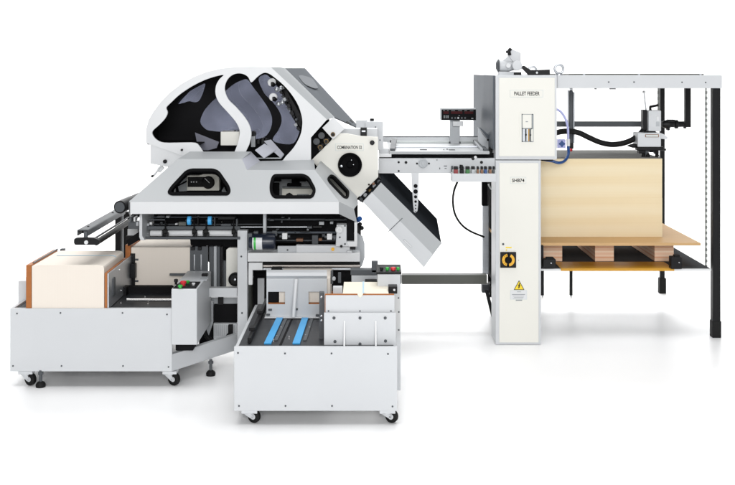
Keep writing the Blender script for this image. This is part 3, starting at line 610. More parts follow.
# ---- base beam, legs
MB().pbox(402, 275, 487, 284.3, .25, .06).build('base_beam', 'olive', fm)
MB().pbox(330, 275, 401.6, 284, .26, .05).build('base_beam', 'olive', fm)
for x0, x1 in ((115, 120.4), (123.6, 129.5)): 
    a, q = P(x0, 212, .10), P(x1, 212, .10); MB().box(a.x, q.x, .10, .14, 0, a.z).build('leg', 'black', fm)
MB().pbox(120.6, 212, 123.4, 262, .13, .02).build('leg_rail', 'greyp', fm)
MB().box(-.74, -.70, .2, .25, 0, .8).build('leg', 'black', fm); MB().box(-.1, -.06, .2, .25, 0, .8).build('leg', 'black', fm)
# ---- delivery arm to the left
xa, xb, xc = P(77, 0, -.9).x, P(83.2, 0, -.9).x, P(88.5, 0, -.9).x; zt = P(0, 229.6, -.9).z
ar = MB()
ar.prism([(xa, -.9, zt - .032), (xa, -.9, zt - .004), (xa + .004, -.9, zt), (xc - .004, -.9, zt), (xc, -.9, zt - .004), (xc, -.9, zt - .032), (xc - .005, -.9, zt - .032), (xc - .005, -.9, zt - .006), (xa + .005, -.9, zt - .006), (xa + .005, -.9, zt - .032)], (0, .78, 0))
ar = ar.build('delivery_arm', 'slate', fm); MB().box(xa + .012, xc - .012, -.86, -.14, zt - .026, zt - .008).build('arm_insert', 'black', ar)
for y in (-.80, -.3): MB().cyl(((xa + xc) / 2, y, zt), ((xa + xc) / 2, y, zt + .004), .006).build('arm_bolt', 'black', ar, bev=0)
eb = MB().poly(rounded([(74, 238.2), (95.5, 238.2), (99.5, 241), (98.5, 245), (75, 245), (73.8, 243)], 2), -.92, .03).build('roller_bracket', 'black', fm, bev=.004)
c = P(86.3, 242.3, -.921); MB().lathe(c, (0, -1, 0), [(-.001, .010), (.004, .010), (.004, .006), (.003, .004)], 20).build('bracket_bolt', 'bright', eb, bev=0)
MB().pbox(83.5, 231.5, 87, 238.5, -.905, .02).build('bracket_stem', 'slate', eb)
for (x, y, r, m) in ((91.5, 240.5, .0055, 'chrome'), (96.3, 242.6, .015, 'rubber'), (93.8, 238.6, .004, 'slate')):
    c = P(x, y, -.90); MB().cyl(c, (c.x, -.16, c.z), r).build('delivery_roller', m, fm, bev=0)
c = P(119.6, 207.2, -.62); dm = MB().lathe(c, (.12, 1, .02), [(0, .030), (.004, .0345), (.30, .0345)], 36).build('roller_motor', 'black', fm, bev=0)
MB().lathe(c + Vector((0, -.0015, 0)), (.12, 1, .02), [(0, .027), (.003, .028)], 30).build('motor_end_cap', 'slate', dm, bev=0)
MB().pbox(119, 199.8, 131, 204.5, -.50, .18).build('motor_housing', 'white', fm, bev=.005); MB().pbox(124, 200.5, 130, 206, -.55, .05).build('motor_clamp', 'slate', fm)
# linkage where the arm meets the hood
random.seed(11)
for x0, y0, x1, y1, Y, m in ((128, 222, 139, 229, -.56, 'slate'), (131, 214.5, 138, 218, -.50, 'black'), (129.5, 217, 131.5, 222, -.60, 'slate'), (133.5, 217.5, 135.2, 221.5, -.60, 'bright'), (127.5, 229, 138, 236, -.40, 'white'), (126, 236, 140, 240.5, -.42, 'black'), (136, 222, 138.5, 226, -.58, 'greyp')):
    MB().pbox(x0, y0, x1, y1, Y, .06).build('linkage_block', m, fm)
MB().hexa([P(127, 240, -.5), P(140, 231, -.5), P(141, 239, -.5), P(128, 246.5, -.5)], [P(127, 240, -.47), P(140, 231, -.47), P(141, 239, -.47), P(128, 246.5, -.47)]).build('linkage_arm', 'inner', fm)
# ---- roller bank under the hood
YK = -.62
MB().poly([(140.2, 213.5), (142.2, 213.5), (142.2, 236), (145, 240.2), (140.5, 240.2), (139.2, 237), (139.2, 217)], YK - .04, .30).build('bank_side_plate', 'white', fm)
MB().pbox(143, 226.3, 240, 230.0, YK + .07, .02).build('cross_shaft', 'slate', fm)
MB().cyl(P(140, 238, YK), P(240, 238, YK), 1.35 * sc(YK)).build('cross_shaft', 'slate', fm, bev=0)
MB().cyl(P(148, 219.7, YK + .06), P(165, 219.7, YK + .06), .004).build('cross_shaft', 'slate', fm, bev=0)
for x0, x1 in ((150.5, 162.2), (168, 193), (197.5, 203), (208.5, 233)):
    MB().cyl(P(x0, 233.2, YK + .06), P(x1, 233.2, YK + .06), 2.9 * sc(YK)).build('paper_roller', 'bright', fm, bev=.002)
MB().pbox(143, 230.5, 236, 236.4, YK + .16, .01).build('roller_backing', 'black', fm)
for x in (165.2, 194, 206, 233.5):
    k = MB().cyl(P(x - 1.7, 231.5, YK), P(x + 1.7, 231.5, YK), 2.9 * sc(YK)).build('pressure_wheel', 'rubber', fm, bev=.002)
    MB().pbox(x - .6, 220.5, x + .6, 232, YK + .04, .012).build('wheel_arm', 'inner', k)
    MB().pbox(x + .6, 233, x + 2.6, 239.6, YK - .005, .03).build('wheel_clamp', 'black', k)
for x in (189.4, 210.0):
    k = MB().lathe(P(x - 2.0, 220.6, YK), (1, 0, 0), [(0, .020), (.002, .0235), (.019, .0235), (.021, .020)], 28).build('suction_wheel', 'blue', fm, bev=0)
    MB().cyl(P(x - 4, 220.6, YK), P(x + 4, 220.6, YK), .0065).build('wheel_axle', 'black', k, bev=0)
for x0, y0, x1, y1, m in ((149.5, 222, 152, 224.8, 'bright'), (175, 223.5, 177.5, 224.8, 'bright'), (178.5, 222, 186, 225.8, 'olive'), (218, 216.5, 235, 219.5, 'black'), (221, 224, 231, 226, 'slate'), (157, 216, 164, 218, 'slate'), (143, 223.5, 149, 226, 'greyp'), (197.3, 218, 198.5, 232, 'black'), (214, 217, 215, 226, 'slate'), (236, 219, 237.5, 232, 'slate'), (144, 233, 148.5, 236.5, 'greyp')):
    MB().pbox(x0, y0, x1, y1, YK + .08, .03).build('linkage_block', m, fm)
random.seed(21)
for i in range(22):
    x = random.uniform(146, 232) if i < 9 else random.uniform(266, 348); y = random.uniform(215.5, 225) if i < 9 else random.uniform(216, 243)
    w_, h_ = random.uniform(.8, 3.2), random.uniform(.6, 2.6)
    MB().pbox(x, y, x + w_, y + h_, YK + .15 + .01 * (i % 4), .03).build('linkage_block', ('slate', 'black', 'dsteel_shade', 'slate', 'greyp', 'olive')[i % 6], fm)
for xa_, xb_, y, r, m in ((143, 236, 217.2, .004, 'dsteel_shade'), (143, 262, 224.3, .0035, 'slate'), (267, 350, 219.5, .005, 'slate'), (266, 352, 232.5, .006, 'dsteel_shade'), (268, 350, 240.5, .004, 'slate')):
    MB().cyl(P(xa_, y, YK + .19), P(xb_, y, YK + .19), r).build('cross_shaft', m, fm, bev=0)
# ---- right half under the hood: motor, bracket, beams
MB().cyl(P(238, 227, YK + .14), P(309, 227, YK + .14), .0045).build('cross_shaft', 'steel', fm, bev=0)
MB().pbox(263, 213.5, 266, 233, YK, .05).build('hanger_plate', 'greyp', fm)
for x, y in ((284.6, 236.3), (329.5, 236.8)):
    k = MB().pbox(x - 2.6, y - 3, x + 2.6, y + 3, YK, .03).build('bearing_cube', 'bright', fm, bev=.003); MB().cyl(P(x - 5, y, YK + .015), P(x + 5.5, y, YK + .015), .007).build('axle', 'slate', k, bev=0)
MB().cyl(P(333.5, 237.6, YK + .01), P(339, 237.6, YK + .01), .014).build('coupling', 'slate', fm, bev=0)
for x0, y0, x1, y1, m in ((312, 235.5, 318, 244, 'slate'), (319, 222, 324, 225, 'greyp'), (307, 226.5, 312, 228.5, 'slate'), (313, 226, 322, 228, 'black'), (296, 238.8, 303, 241.5, 'brown'), (318.5, 238.5, 322, 241, 'brown'), (288, 217.5, 290, 220, 'slate'), (270, 219, 274, 221, 'slate'), (300, 231, 310, 232, 'black'), (340, 214, 350, 217, 'black'), (325, 219.5, 345, 220.5, 'slate')):
    MB().pbox(x0, y0, x1, y1, YK + .12, .03).build('linkage_block', m, fm)
mo = MB().lathe(P(249.5, 241.6, -.66), (1, 0, 0), [(0, .040), (.006, .043), (.132, .043), (.138, .040)], 40).build('drive_motor', 'navy', fm, bev=0)
R_ = .0435; cx = P(249.5, 241.6, -.66)
def wrap(x0, x1, m, nm, a0=-1.15, a1=.65):
    b = MB(); n = 14; pr = []
    for i in range(n + 1):
        a = a0 + (a1 - a0) * i / n; pr.append((-math.cos(a), math.sin(a)))
    for (ya, za), (yb2, zb2) in zip(pr, pr[1:]):
        q = lambda x, y, z, r: Vector((x, cx.y + y * r, cx.z + z * r))
        b.hexa([q(x0, ya, za, R_), q(x1, ya, za, R_), q(x1, yb2, zb2, R_), q(x0, yb2, zb2, R_)], [q(x0, ya, za, R_ + .0008), q(x1, ya, za, R_ + .0008), q(x1, yb2, zb2, R_ + .0008), q(x0, yb2, zb2, R_ + .0008)])
    b.build(nm, m, mo, bev=0)
wrap(P(253.6, 0, -.7).x, P(255.8, 0, -.7).x, 'green', 'motor_label'); wrap(P(255.8, 0, -.7).x, P(262, 0, -.7).x, 'bright', 'motor_label'); wrap(P(252.3, 0, -.7).x, P(253.6, 0, -.7).x, 'bright', 'motor_label')
MB().pbox(248, 233.5, 252, 250.5, -.69, .04).build('motor_flange', 'slate', mo); MB().pbox(253.5, 231.5, 258, 234.5, -.66, .03).build('terminal', 'slate', mo); MB().pbox(272, 231, 277, 236, -.62, .03).build('terminal', 'slate', mo)
MB().pbox(277.5, 246.2, 296, 252.4, YK - .01, .02).build('rail_plate', 'greyp', fm); MB().pdisc(287.5, 250, YK - .0125, .9, .003).build('screw', 'slate', fm, bev=0)
MB().pbox(296, 245.4, 352, 252.4, YK, .04).build('rail_plate', 'white', fm)
MB().pdisc(332.8, 249.3, YK - .006, 1.7, .007).build('orange_button', 'amber', fm, bev=0)
bk = MB().poly([(336.5, 224.8), (346.5, 224.8), (346.5, 242), (349, 246.5), (335.5, 246.5), (336.5, 233)], YK - .03, .06).build('bearing_bracket', 'white', fm, bev=.003)
c = P(339.5, 229.6, YK - .031); MB().lathe(c, (0, -1, 0), [(-.001, .022), (.006, .022), (.010, .018), (.006, .014), (.006, .006), (.012, .005)], 24).build('bracket_hub', 'bright', bk, bev=0)
screws(bk, [(345, 225.8), (339.8, 237.3), (345, 244)], YK - .03, .005)
MB().poly([(354.3, 222.5), (357.2, 222.5), (357.2, 246.6), (343, 246.6), (343, 241.6), (354.3, 241.6)], YK - .02, .03).build('angle_bracket', 'bright', fm)
MB().pdisc(341.3, 246.3, YK - .035, 1.3, .006).build('black_button', 'black', fm, bev=0); MB().pbox(350, 246.5, 355.5, 249.6, YK - .02, .03).build('black_block', 'black', fm)
MB().pbox(347, 215, 354, 241, YK + .06, .02).build('inner_panel', 'inner', fm)
# outside, at the right edge of the roller bank
MB().poly([(352, 233), (357.5, 233.5), (362.5, 237), (364.6, 244), (364.6, 258), (362, 266), (358, 270), (352, 270)], -.52, .03).build('end_plate', 'greyp', fm)
MB().cyl(P(357.6, 220, -.50), P(360, 218.5, -.52), .014).build('hand_knob', 'dblue', fm, bev=0)
for x, y in ((361.8, 228), (360, 224.2)): MB().sph(P(x, y, -.50), .012).build('hand_knob', 'black', fm, bev=0)
MB().pbox(357.5, 224, 361, 236, -.48, .03).build('inner_panel', 'black', fm)
# white frame
fr = MB().pbox(237.3, 230.5, 247.3, 352, -.60, .05); fr.box(P(237.3, 0, -.6).x, P(247.3, 0, -.6).x, -.60, -.55, 0.004, P(0, 352, -.6).z)
fr = fr.build('frame_post', 'white', fm, bev=.003); screws(fr, [(241.3, 256.5), (242, 313)], -.60, .005)
MB().pbox(247.6, 252.8, 360, 261.8, -.64, .05).build('frame_beam', 'bright', fm, bev=.003)
MB().pbox(247.6, 250.2, 360, 252.6, -.59, .04).build('frame_beam', 'greyp', fm)
MB().pbox(248, 262.2, 360, 271, -.55, .02).build('inner_panel', 'black', fm)
M['shaft'] = mat('ground_steel_shaft', (.36, .33, .31), .35, .85, var=.1)
MB().cyl(P(262, 266, -.60), P(360, 266, -.60), 1.5 * sc(-.6)).build('lower_shaft', 'shaft', fm, bev=0)
MB().cyl(P(262, 269, -.59), P(359, 269, -.59), 1.1 * sc(-.6)).build('lower_shaft', 'steel', fm, bev=0)
MB().poly([(248.5, 262.8), (262.5, 262.8), (262.5, 270.2), (252.5, 270.2), (252.5, 285), (248.5, 285)], -.63, .03).build('corner_bracket', 'bright', fm, bev=.003)
MB().pbox(347, 251, 352, 252.7, -.645, .02).build('stop_tab', 'white', fm)
# inner side panel of the frame and grey sheets left of the pusher
MB().hexa([P(248, 273, -.56), P(257, 273, -.2), P(257, 325, -.2), P(248, 346, -.56)], [v + Vector((-.006, 0, 0)) for v in (P(248, 273, -.56), P(257, 273, -.2), P(257, 325, -.2), P(248, 346, -.56))]).build('inner_side_panel', 'olive', fm)
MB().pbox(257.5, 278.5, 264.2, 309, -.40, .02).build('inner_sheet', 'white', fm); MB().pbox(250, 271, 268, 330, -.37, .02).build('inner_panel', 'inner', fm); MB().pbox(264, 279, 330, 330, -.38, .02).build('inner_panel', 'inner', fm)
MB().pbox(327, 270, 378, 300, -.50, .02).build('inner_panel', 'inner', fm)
# right lower brackets near the console
MB().pbox(371.5, 261.5, 377.8, 272.5, -.80, .03).build('stop_bracket', 'slate', fm); MB().pbox(350.5, 270, 378, 275, -.80, .06).build('stop_bracket', 'slate', fm)
MB().pbox(351.5, 275.2, 377, 283.5, -.78, .05).build('stop_plate', 'white', fm); MB().pbox(365, 281, 377, 285, -.84, .05).build('stop_block', 'black', fm)
MB().pdisc(333.8, 279, -.84, 1.8, .02).build('sensor_eye', 'greyp', fm); MB().pbox(330.5, 271, 333, 284, -.82, .02).build('stop_block', 'slate', fm); MB().pbox(338, 273, 341, 283, -.82, .02).build('stop_block', 'slate', fm)
# ---- jogger guides between rear bundle and frame post
YJ = -.44
g = MB(); SL = [[(193.4, 254.5), (194.9, 254.5), (194.9, 270), (193.4, 270)], [(200.2, 254.5), (201.7, 254.5), (201.7, 270), (200.2, 270)]]
g.poly([(190, 246.5), (208, 246.5), (208, 275.5), (190, 275.5)], YJ, .004, SL); jg = g.build('jogger_plate', 'slate', fm, bev=.0005)
MB().pbox(190.4, 252, 203, 272, YJ + .012, .006).build('jogger_backing', 'steel', jg)
for x in (192.6, 199.4): MB().pbox(x - 1.8, 247, x + 1.8, 250.3, YJ - .02, .019).build('jogger_clamp', 'black', jg)
for x0, x1, m in ((205.5, 207.4, 'bright'), (209, 213.2, 'slate'), (213.6, 216.6, 'greyp'), (216.9, 219.8, 'slate'), (220.2, 222.6, 'black')): MB().pbox(x0, 246.5, x1, 287.6, YJ + .02 + .01 * (x0 % 2), .03).build('guide_rail', m, fm)
MB().pbox(169.5, 273.6, 204, 275.9, YJ - .03, .012).build('stop_rod', 'slate', fm)
MB().pbox(217, 261, 226, 287.6, YJ + .06, .03).build('guide_bracket', 'slate', fm); MB().pdisc(219.5, 268.5, YJ + .055, 2.2, .02).build('guide_bolt', 'black', fm)
MB().poly([(226.2, 250), (229, 247.8), (237.2, 247.8), (237.2, 287.6), (226.2, 287.6)], -.42, .03).build('cover_plate', 'cream', fm)
c = P(235.4, 279, -.50); wh = MB().lathe(c, (0, -1, 0), [(-.02, .034), (0, .037), (.016, .037), (.020, .031), (.014, .026), (.014, .010), (.018, .008)], 32).build('guide_wheel', 'rubber', fm, bev=0)
MB().lathe(c + Vector((0, -.018, 0)), (0, -1, 0), [(-.004, .006), (.003, .006), (.004, .003)], 12).build('wheel_bolt', 'steel', wh, bev=0)
MB().pbox(207, 288, 237, 297, -.56, .04).build('frame_crossbar', 'white', fm)
MB().pbox(205.5, 297.5, 237, 304.5, -.40, .02).build('rear_plate', 'greyp', fm); MB().pbox(213.8, 304.6, 236.8, 323, -.42, .16).build('motor_block', 'inner', fm); MB().pbox(218, 297.2, 223, 305, -.44, .02).build('motor_hanger', 'black', fm)
gh = MB().pbox(213.5, 323.4, 237, 339, -.44, .12).build('ribbed_housing', 'white', fm)
for i in range(11): MB().pbox(214.5 + i * 1.95, 325, 215.3 + i * 1.95, 336, -.443, .004).build('rib', 'greyp', gh, bev=.0005)
MB().poly([(205.5, 298), (209, 301), (213, 303), (213, 323), (208, 337), (205.5, 337)], -.45, .03).build('curved_guard', 'greyp', fm)
MB().pbox(199, 297.5, 213.6, 345, -.36, .02).build('rear_plate', 'inner', fm)
MB().pbox(228, 325.5, 232.5, 336, -.47, .03).build('cable_clip', 'black', fm)
MB().tube([P(204, 330, -.5), P(208, 338, -.5), P(215, 341.5, -.5), P(224, 340, -.49), P(230, 334, -.475)], .012).build('cable', 'rubber', fm, bev=0)
MB().tube([P(203, 300, -.49), P(205, 310, -.49), P(203.5, 322, -.49), P(206, 334, -.49)], .008).build('cable', 'rubber', fm, bev=0)
for y in (309, 313.5, 319.5): MB().pbox(204, y - .9, 206, y + .9, -.51, .01).build('cable_tie', 'bright', fm)
# ================================================================== REGISTER TABLE BETWEEN FOLDER AND FEEDER
rt = thing('register_table', 'long light feed table with readout on a post, joining folding machine and feeder', 'feed table', (.4, .3, 0))
YT = -.12
sbm = MB().pbox(378.5, 158.2, 496, 173.4, YT, .03).build('side_beam', 'white', rt)
c = P(423, 163.3, YT - .0005); dl = MB().lathe(c, (0, -1, 0), [(-.001, .028), (.006, .028), (.008, .025), (.008, .022), (.005, .020), (.005, .010), (.010, .009)], 36).build('dial', 'greyp', sbm, bev=0)
for x, y, r in ((398.7, 162.2, 1.1), (406, 162.4, 1.4), (398.7, 171, 1.0), (417, 163.5, 1.0), (429, 163.5, 1.0), (481.5, 162.3, 1.5), (473, 158.5, 1.6), (437, 160, .5)): MB().pdisc(x, y, YT - .002, r, .003).build('bolt', 'black', sbm, bev=0)
MB().pdisc(475.5, 157.3, YT - .01, 1.4, .012).build('small_knob', 'bright', sbm, bev=0)
for q in ((439.3, 167.5, 440.2, 169.3), (443.8, 165.6, 447, 166.4), (444.6, 168, 446.6, 168.7)): MB().pbox(*q, YT - .0006, .002).build('stamp_mark', 'slate', sbm, bev=0)
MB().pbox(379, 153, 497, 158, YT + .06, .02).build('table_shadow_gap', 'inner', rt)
zt = P(0, 151.4, YT).z
a, q = P(389.5, 154.2, YT), P(489.5, 151.4, YT)
tb = MB().box(a.x, q.x, YT - .005, .74, a.z, q.z).build('table_top', 'hood', rt)
MB().pbox(379, 154, 391.5, 157.2, YT - .01, .05).build('entry_plate', 'bright', rt)
MB().box(P(379, 0, YT).x, a.x - .002, YT + .05, .5, a.z, zt + .012).build('entry_guide', 'white', rt)
for py, h, m in ((147.6, .010, 'steel'), (143.2, .014, 'paleline')):
    c = PZ(440, py, zt); MB().box(PZ(394, py, zt).x, PZ(483, py, zt).x, c.y, c.y + .018, zt + .0005, zt + h).build('register_bar', m, rt)
for x0, x1, py in ((420, 427, 150), (449, 455, 150.2), (443.5, 444.3, 150), (446.5, 448, 149.6)):
    c = PZ(x0, py, zt); MB().box(c.x, PZ(x1, py, zt).x, c.y, c.y + .02, zt + .0004, zt + .004).build('ball_slot', 'slate', rt, bev=0)
RR = .66
MB().pbox(383, 137.2, 481, 142.2, RR, .03).build('rear_rail', 'white', rt); MB().pbox(383, 136.2, 481, 137.0, RR + .002, .02).build('rail_edge', 'slate', rt)
MB().hexa([P(390, 150.5, -.08), P(395, 150.5, -.08), P(397, 140.6, .45), P(391.5, 140.2, .45)], [v + Vector((0, 0, .012)) for v in (P(390, 150.5, -.08), P(395, 150.5, -.08), P(397, 140.6, .45), P(391.5, 140.2, .45))]).build('side_guide', 'slate', rt)
MB().pbox(390, 140.4, 395, 142.6, .42, .03).build('guide_lever', 'black', rt)
MB().hexa([P(484, 151, -.08), P(488.5, 151, -.08), P(477.5, 141, .50), P(474, 141, .50)], [v + Vector((0, 0, .010)) for v in (P(484, 151, -.08), P(488.5, 151, -.08), P(477.5, 141, .50), P(474, 141, .50))]).build('side_guide', 'slate', rt)
MB().hexa([P(481, 150.8, -.07), P(483, 150.8, -.07), P(475, 142.5, .45), P(473.6, 142.5, .45)], [v + Vector((0, 0, .014)) for v in (P(481, 150.8, -.07), P(483, 150.8, -.07), P(475, 142.5, .45), P(473.6, 142.5, .45))]).build('side_guide', 'greyp', rt)
MB().pbox(473.5, 140, 476.5, 142.2, .48, .03).build('guide_lever', 'black', rt)
MB().poly([(478, 127), (484, 136), (495, 147.5), (495, 152), (488, 152), (478, 141)], .10, .012).build('corner_gusset', 'greyp', rt)
MB().hexa([P(479.5, 127, .09), P(496, 141, .09), P(496, 149, .09), P(480, 128.5, .09)], [v + Vector((0, .006, 0)) for v in (P(479.5, 127, .09), P(496, 141, .09), P(496, 149, .09), P(480, 128.5, .09))]).build('gusset_edge', 'dsteel_shade', rt)
for x0, y0, x1, y1, m in ((489, 147, 496, 153.5, 'black'), (489.3, 153.6, 491.8, 157.4, 'paleline'), (487.3, 139, 489, 141, 'inner'), (491, 143, 494.5, 147, 'inner')): MB().pbox(x0, y0, x1, y1, .0, .03).build('guide_block', m, rt)
# readout on its post
YD = .50
MB().pbox(450, 119, 460, 146, YD + .01, .035).build('readout_post', 'greyp', rt)
for x in (449.2, 459.4): MB().pbox(x, 141.6, x + 1.3, 145, YD, .02).build('post_bracket', 'slate', rt)
dp = MB().pbox(440.6, 108.2, 476.2, 120.2, YD - .05, .09).build('readout_case', 'greyp', rt, bev=.003)
MB().pbox(441.6, 109.4, 475.9, 120, YD - .052, .004).build('readout_face', 'inner', dp)
for x0, x1 in ((443.4, 448.8), (451, 462.4), (464.6, 473.2)):
    MB().pbox(x0, 111.3, x1, 113.8, YD - .0535, .002).build('readout_window', 'ledred', dp, bev=0)
for x0, x1, y in ((443, 445, 110.4), (447, 448.8, 110.4), (451, 455, 110.5), (458, 462, 110.5), (464.4, 467, 110.5), (470, 473.4, 110.6), (458.5, 460, 115.4)): MB().pbox(x0, y, x1, y + .4, YD - .0535, .002).build('caption_line', 'gink', dp, bev=0)
for i in range(3): MB().pbox(443.8 + i * 1.9, 115.2, 444.7 + i * 1.9, 118.2, YD - .0535, .002).build('key', 'gink', dp, bev=0)
for x, m in ((451.2, 'slate'), (454.5, 'slate'), (457.5, 'greyp'), (461, 'slate'), (464.3, 'slate')): MB().pbox(x, 117, x + 1.6, 118.8, YD - .0535, .002).build('key', m, dp, bev=0)
MB().pbox(471.3, 117.8, 473.3, 118.9, YD - .0535, .002).build('emblem', 'gink', dp, bev=0)
MB().pbox(453, 121.3, 463.4, 126.2, YD - .02, .02).build('junction_box', 'bright', rt)
# button box
YQ = -.24
bx = MB().pbox(452, 173.8, 496, 182, YQ, .10).build('button_box', 'white', rt)
MB().pbox(451.4, 166, 453.2, 180, YQ + .102, .02).build('box_hinge', 'slate', bx)
MB().pbox(452.5, 170, 496, 173.6, YQ + .06, .03).build('button_strip', 'paleline', bx)
for x, m, w in ((456, 'dred', 2.0), (462, 'black', 1.9), (467.8, 'dgreen', 1.9), (473.2, 'greyp', 1.7), (478, 'brown', .9), (482, 'brown', 1.1), (485.7, 'dblue', 1.3), (490.3, 'brown', 1.4), (494, 'slate', 1.0)):
    bt = MB().pbox(x - w, 169.6, x + w, 173.7, YQ + .02, .035).build('push_button', m, bx, bev=.002); MB().pbox(x - w, 166.5, x + w, 169.5, YQ + .03, .03).build('button_guard', 'black', bx)
MB().tube([P(461, 168, YQ + .02), P(461.3, 164.8, YQ + .02)], .010, smooth=2).build('joystick', 'black', bx, bev=0)
MB().tube([P(457.5, 181.5, YQ + .06), P(454, 191, YQ + .08), P(452.9, 202, .0), P(455, 214, .05), P(461, 224, .1), P(470, 231, .15), P(484, 237, .2)], .0065).build('cable', 'rubber', rt, bev=0)

# ================================================================== PALLET FEEDER
pf = thing('pallet_feeder', 'tall white pallet feeder cabinet with black legged frame, warning triangle and yellow rotary switch', 'pallet feeder', (1.4, .4, 0))
YU = -.15
cu = MB().pbox(495.6, 75.2, 557, 159.6, YU, .36).build('upper_cabinet', 'white', pf, bev=.003)
MB().pbox(499, 77.8, 554.8, 156.2, YU - .004, .01).build('cabinet_door', 'cream', cu, bev=.002)
label_plate(510, 89.8, 543.2, 97.2, YU - .004, cu, 'PALLET FEEDER', 514.2, 91.5, 539.6, 95.4)
# sheet counter window
cw = MB().pbox(519.6, 111.8, 535, 143.4, YU - .0055, .003).build('counter_frame', 'cream', cu, bev=.0006)
MB().pbox(521.6, 114, 533.6, 142, YU - .0062, .003).build('counter_rim', 'gink', cw, bev=.0006)
MB().pbox(522.6, 114.6, 531.6, 128, YU - .012, .008).build('counter_cover', 'cream', cw, bev=.0012)
MB().pbox(525.7, 121.2, 528, 122, YU - .0125, .002).build('cover_mark', 'gink', cw, bev=0)
for i, (x0, x1, m) in enumerate(((523.2, 524.8, 'steel'), (525.2, 526.2, 'slate'), (526.6, 528, 'steel'), (528.4, 529.2, 'ochre'), (529.6, 530.6, 'olive'), (531.2, 533.0, 'cream'))): MB().pbox(x0, 129, x1, 141.2, YU - .0085, .006).build('breaker_slide', m, cw, bev=.0005)
MB().pbox(525.2, 134, 526.8, 135.6, YU - .011, .004).build('breaker_lever', 'ink', cw, bev=0); MB().pbox(529.6, 134.5, 531.3, 135.5, YU - .011, .004).build('breaker_lever', 'ink', cw, bev=0)
for x, y in ((522.3, 114.3), (532.4, 114.3), (522.3, 128.6), (531.5, 128.8), (522.5, 141.4), (531, 141.4)): MB().pdisc(x, y, YU - .0125, .45, .003).build('corner_screw', 'ink', cw, bev=0)
cl_ = MB().pbox(495.6, 160.3, 541, 344.6, YU, .20); a, q = P(495.6, 0, YU), P(541, 0, YU); 
cl_ = cl_.build('lower_cabinet', 'white', pf, bev=.003)
MB().pbox(499.3, 163, 538.6, 342.6, YU - .004, .008).build('cabinet_door', 'cream', cl_, bev=.002)
MB().box(a.x + .03, q.x - .03, YU + .03, YU + .17, 0, .010).build('plinth', 'black', cl_)
label_plate(510.2, 177, 526.2, 183.7, YU - .004, cl_, 'SHB74', 512, 178.6, 524.4, 182.2)
MB().pdisc(503.2, 244.2, YU - .006, 1.1, .004).build('key_lock', 'slate', cl_, bev=0)
for q in ((505.6, 246.9, 511.6, 248.2), (505.8, 249.4, 507, 250.8)): MB().pbox(*q, YU - .005, .002).build('caption_strip', 'yellow', cl_, bev=0)
sw = MB().pbox(500.4, 252.2, 516.2, 267.9, YU - .012, .010).build('rotary_switch', 'black', cl_, bev=.002)
b = MB(); c = P(508.3, 260, YU - .012)
for s0_, s1_ in ((-.45 * math.pi, .36 * math.pi), (.56 * math.pi, 1.40 * math.pi)):
    N = 22; ro, ri = 6.3 * sc(YU), 3.6 * sc(YU); angs = [s0_ + (s1_ - s0_) * i / N for i in range(N + 1)]
    o_ = [c + Vector((math.cos(t) * ro, 0, math.sin(t) * ro)) for t in angs]; i_ = [c + Vector((math.cos(t) * ri, 0, math.sin(t) * ri)) for t in angs]
    for k in range(N): b.hexa([o_[k], o_[k + 1], i_[k + 1], i_[k]], [v + Vector((0, -.004, 0)) for v in (o_[k], o_[k + 1], i_[k + 1], i_[k])])
b.build('switch_ring', 'amber', sw, bev=0)
MB().lathe(c, (0, -1, 0), [(0, 3.4 * sc(YU)), (.014, 3.2 * sc(YU)), (.016, 2.6 * sc(YU))], 28).build('switch_knob', 'inner', sw, bev=0)
MB().pbox(507.3, 252.9, 509.3, 267.2, YU - .0135, .004).build('switch_bar', 'inner', sw)
tr = MB().poly(rounded([(519.1, 280.2), (524.4, 289.9), (513.8, 289.9)], .6), YU - .0055, .002).build('warning_triangle', 'ink', cl_, bev=0)
MB().poly(rounded([(519.1, 281.3), (523.5, 289.4), (514.7, 289.4)], .5), YU - .006, .002).build('triangle_face', 'yellow', tr, bev=0)
MB().poly([(519.6, 282.9), (517.9, 286), (519, 286), (518, 287.4), (518.6, 287.4), (518.5, 288.8), (519.9, 287.2), (519.3, 287.2), (520.6, 285.2), (519.5, 285.2), (520.3, 282.9)], YU - .0065, .001).build('flash_symbol', 'ink', tr, bev=0)
nt = MB().pbox(510.2, 290.2, 527, 299.6, YU - .0052, .002).build('notice_label', 'paleline', cl_, bev=0); MB().pbox(510.6, 290.6, 526.6, 299.2, YU - .0058, .002).build('label_face', 'bright', nt, bev=0)
for x0, x1, y, h in ((517, 521, 291.6, .5), (512, 525, 294.2, .7), (513, 524, 296, .35), (514, 523.5, 297.2, .35), (513, 523, 298.3, .3)): MB().pbox(x0, y, x1, y + h, YU - .0062, .001).build('text_line', 'gink', nt, bev=0)
bc = MB().pbox(515.8, 299.8, 522.2, 300.8, YU - .0052, .002).build('rating_strip', 'gink', cl_, bev=0)
MB().pdisc(518.7, 260.2, YU - .0045, .35, .002).build('pin_hole', 'ink', cl_, bev=0)
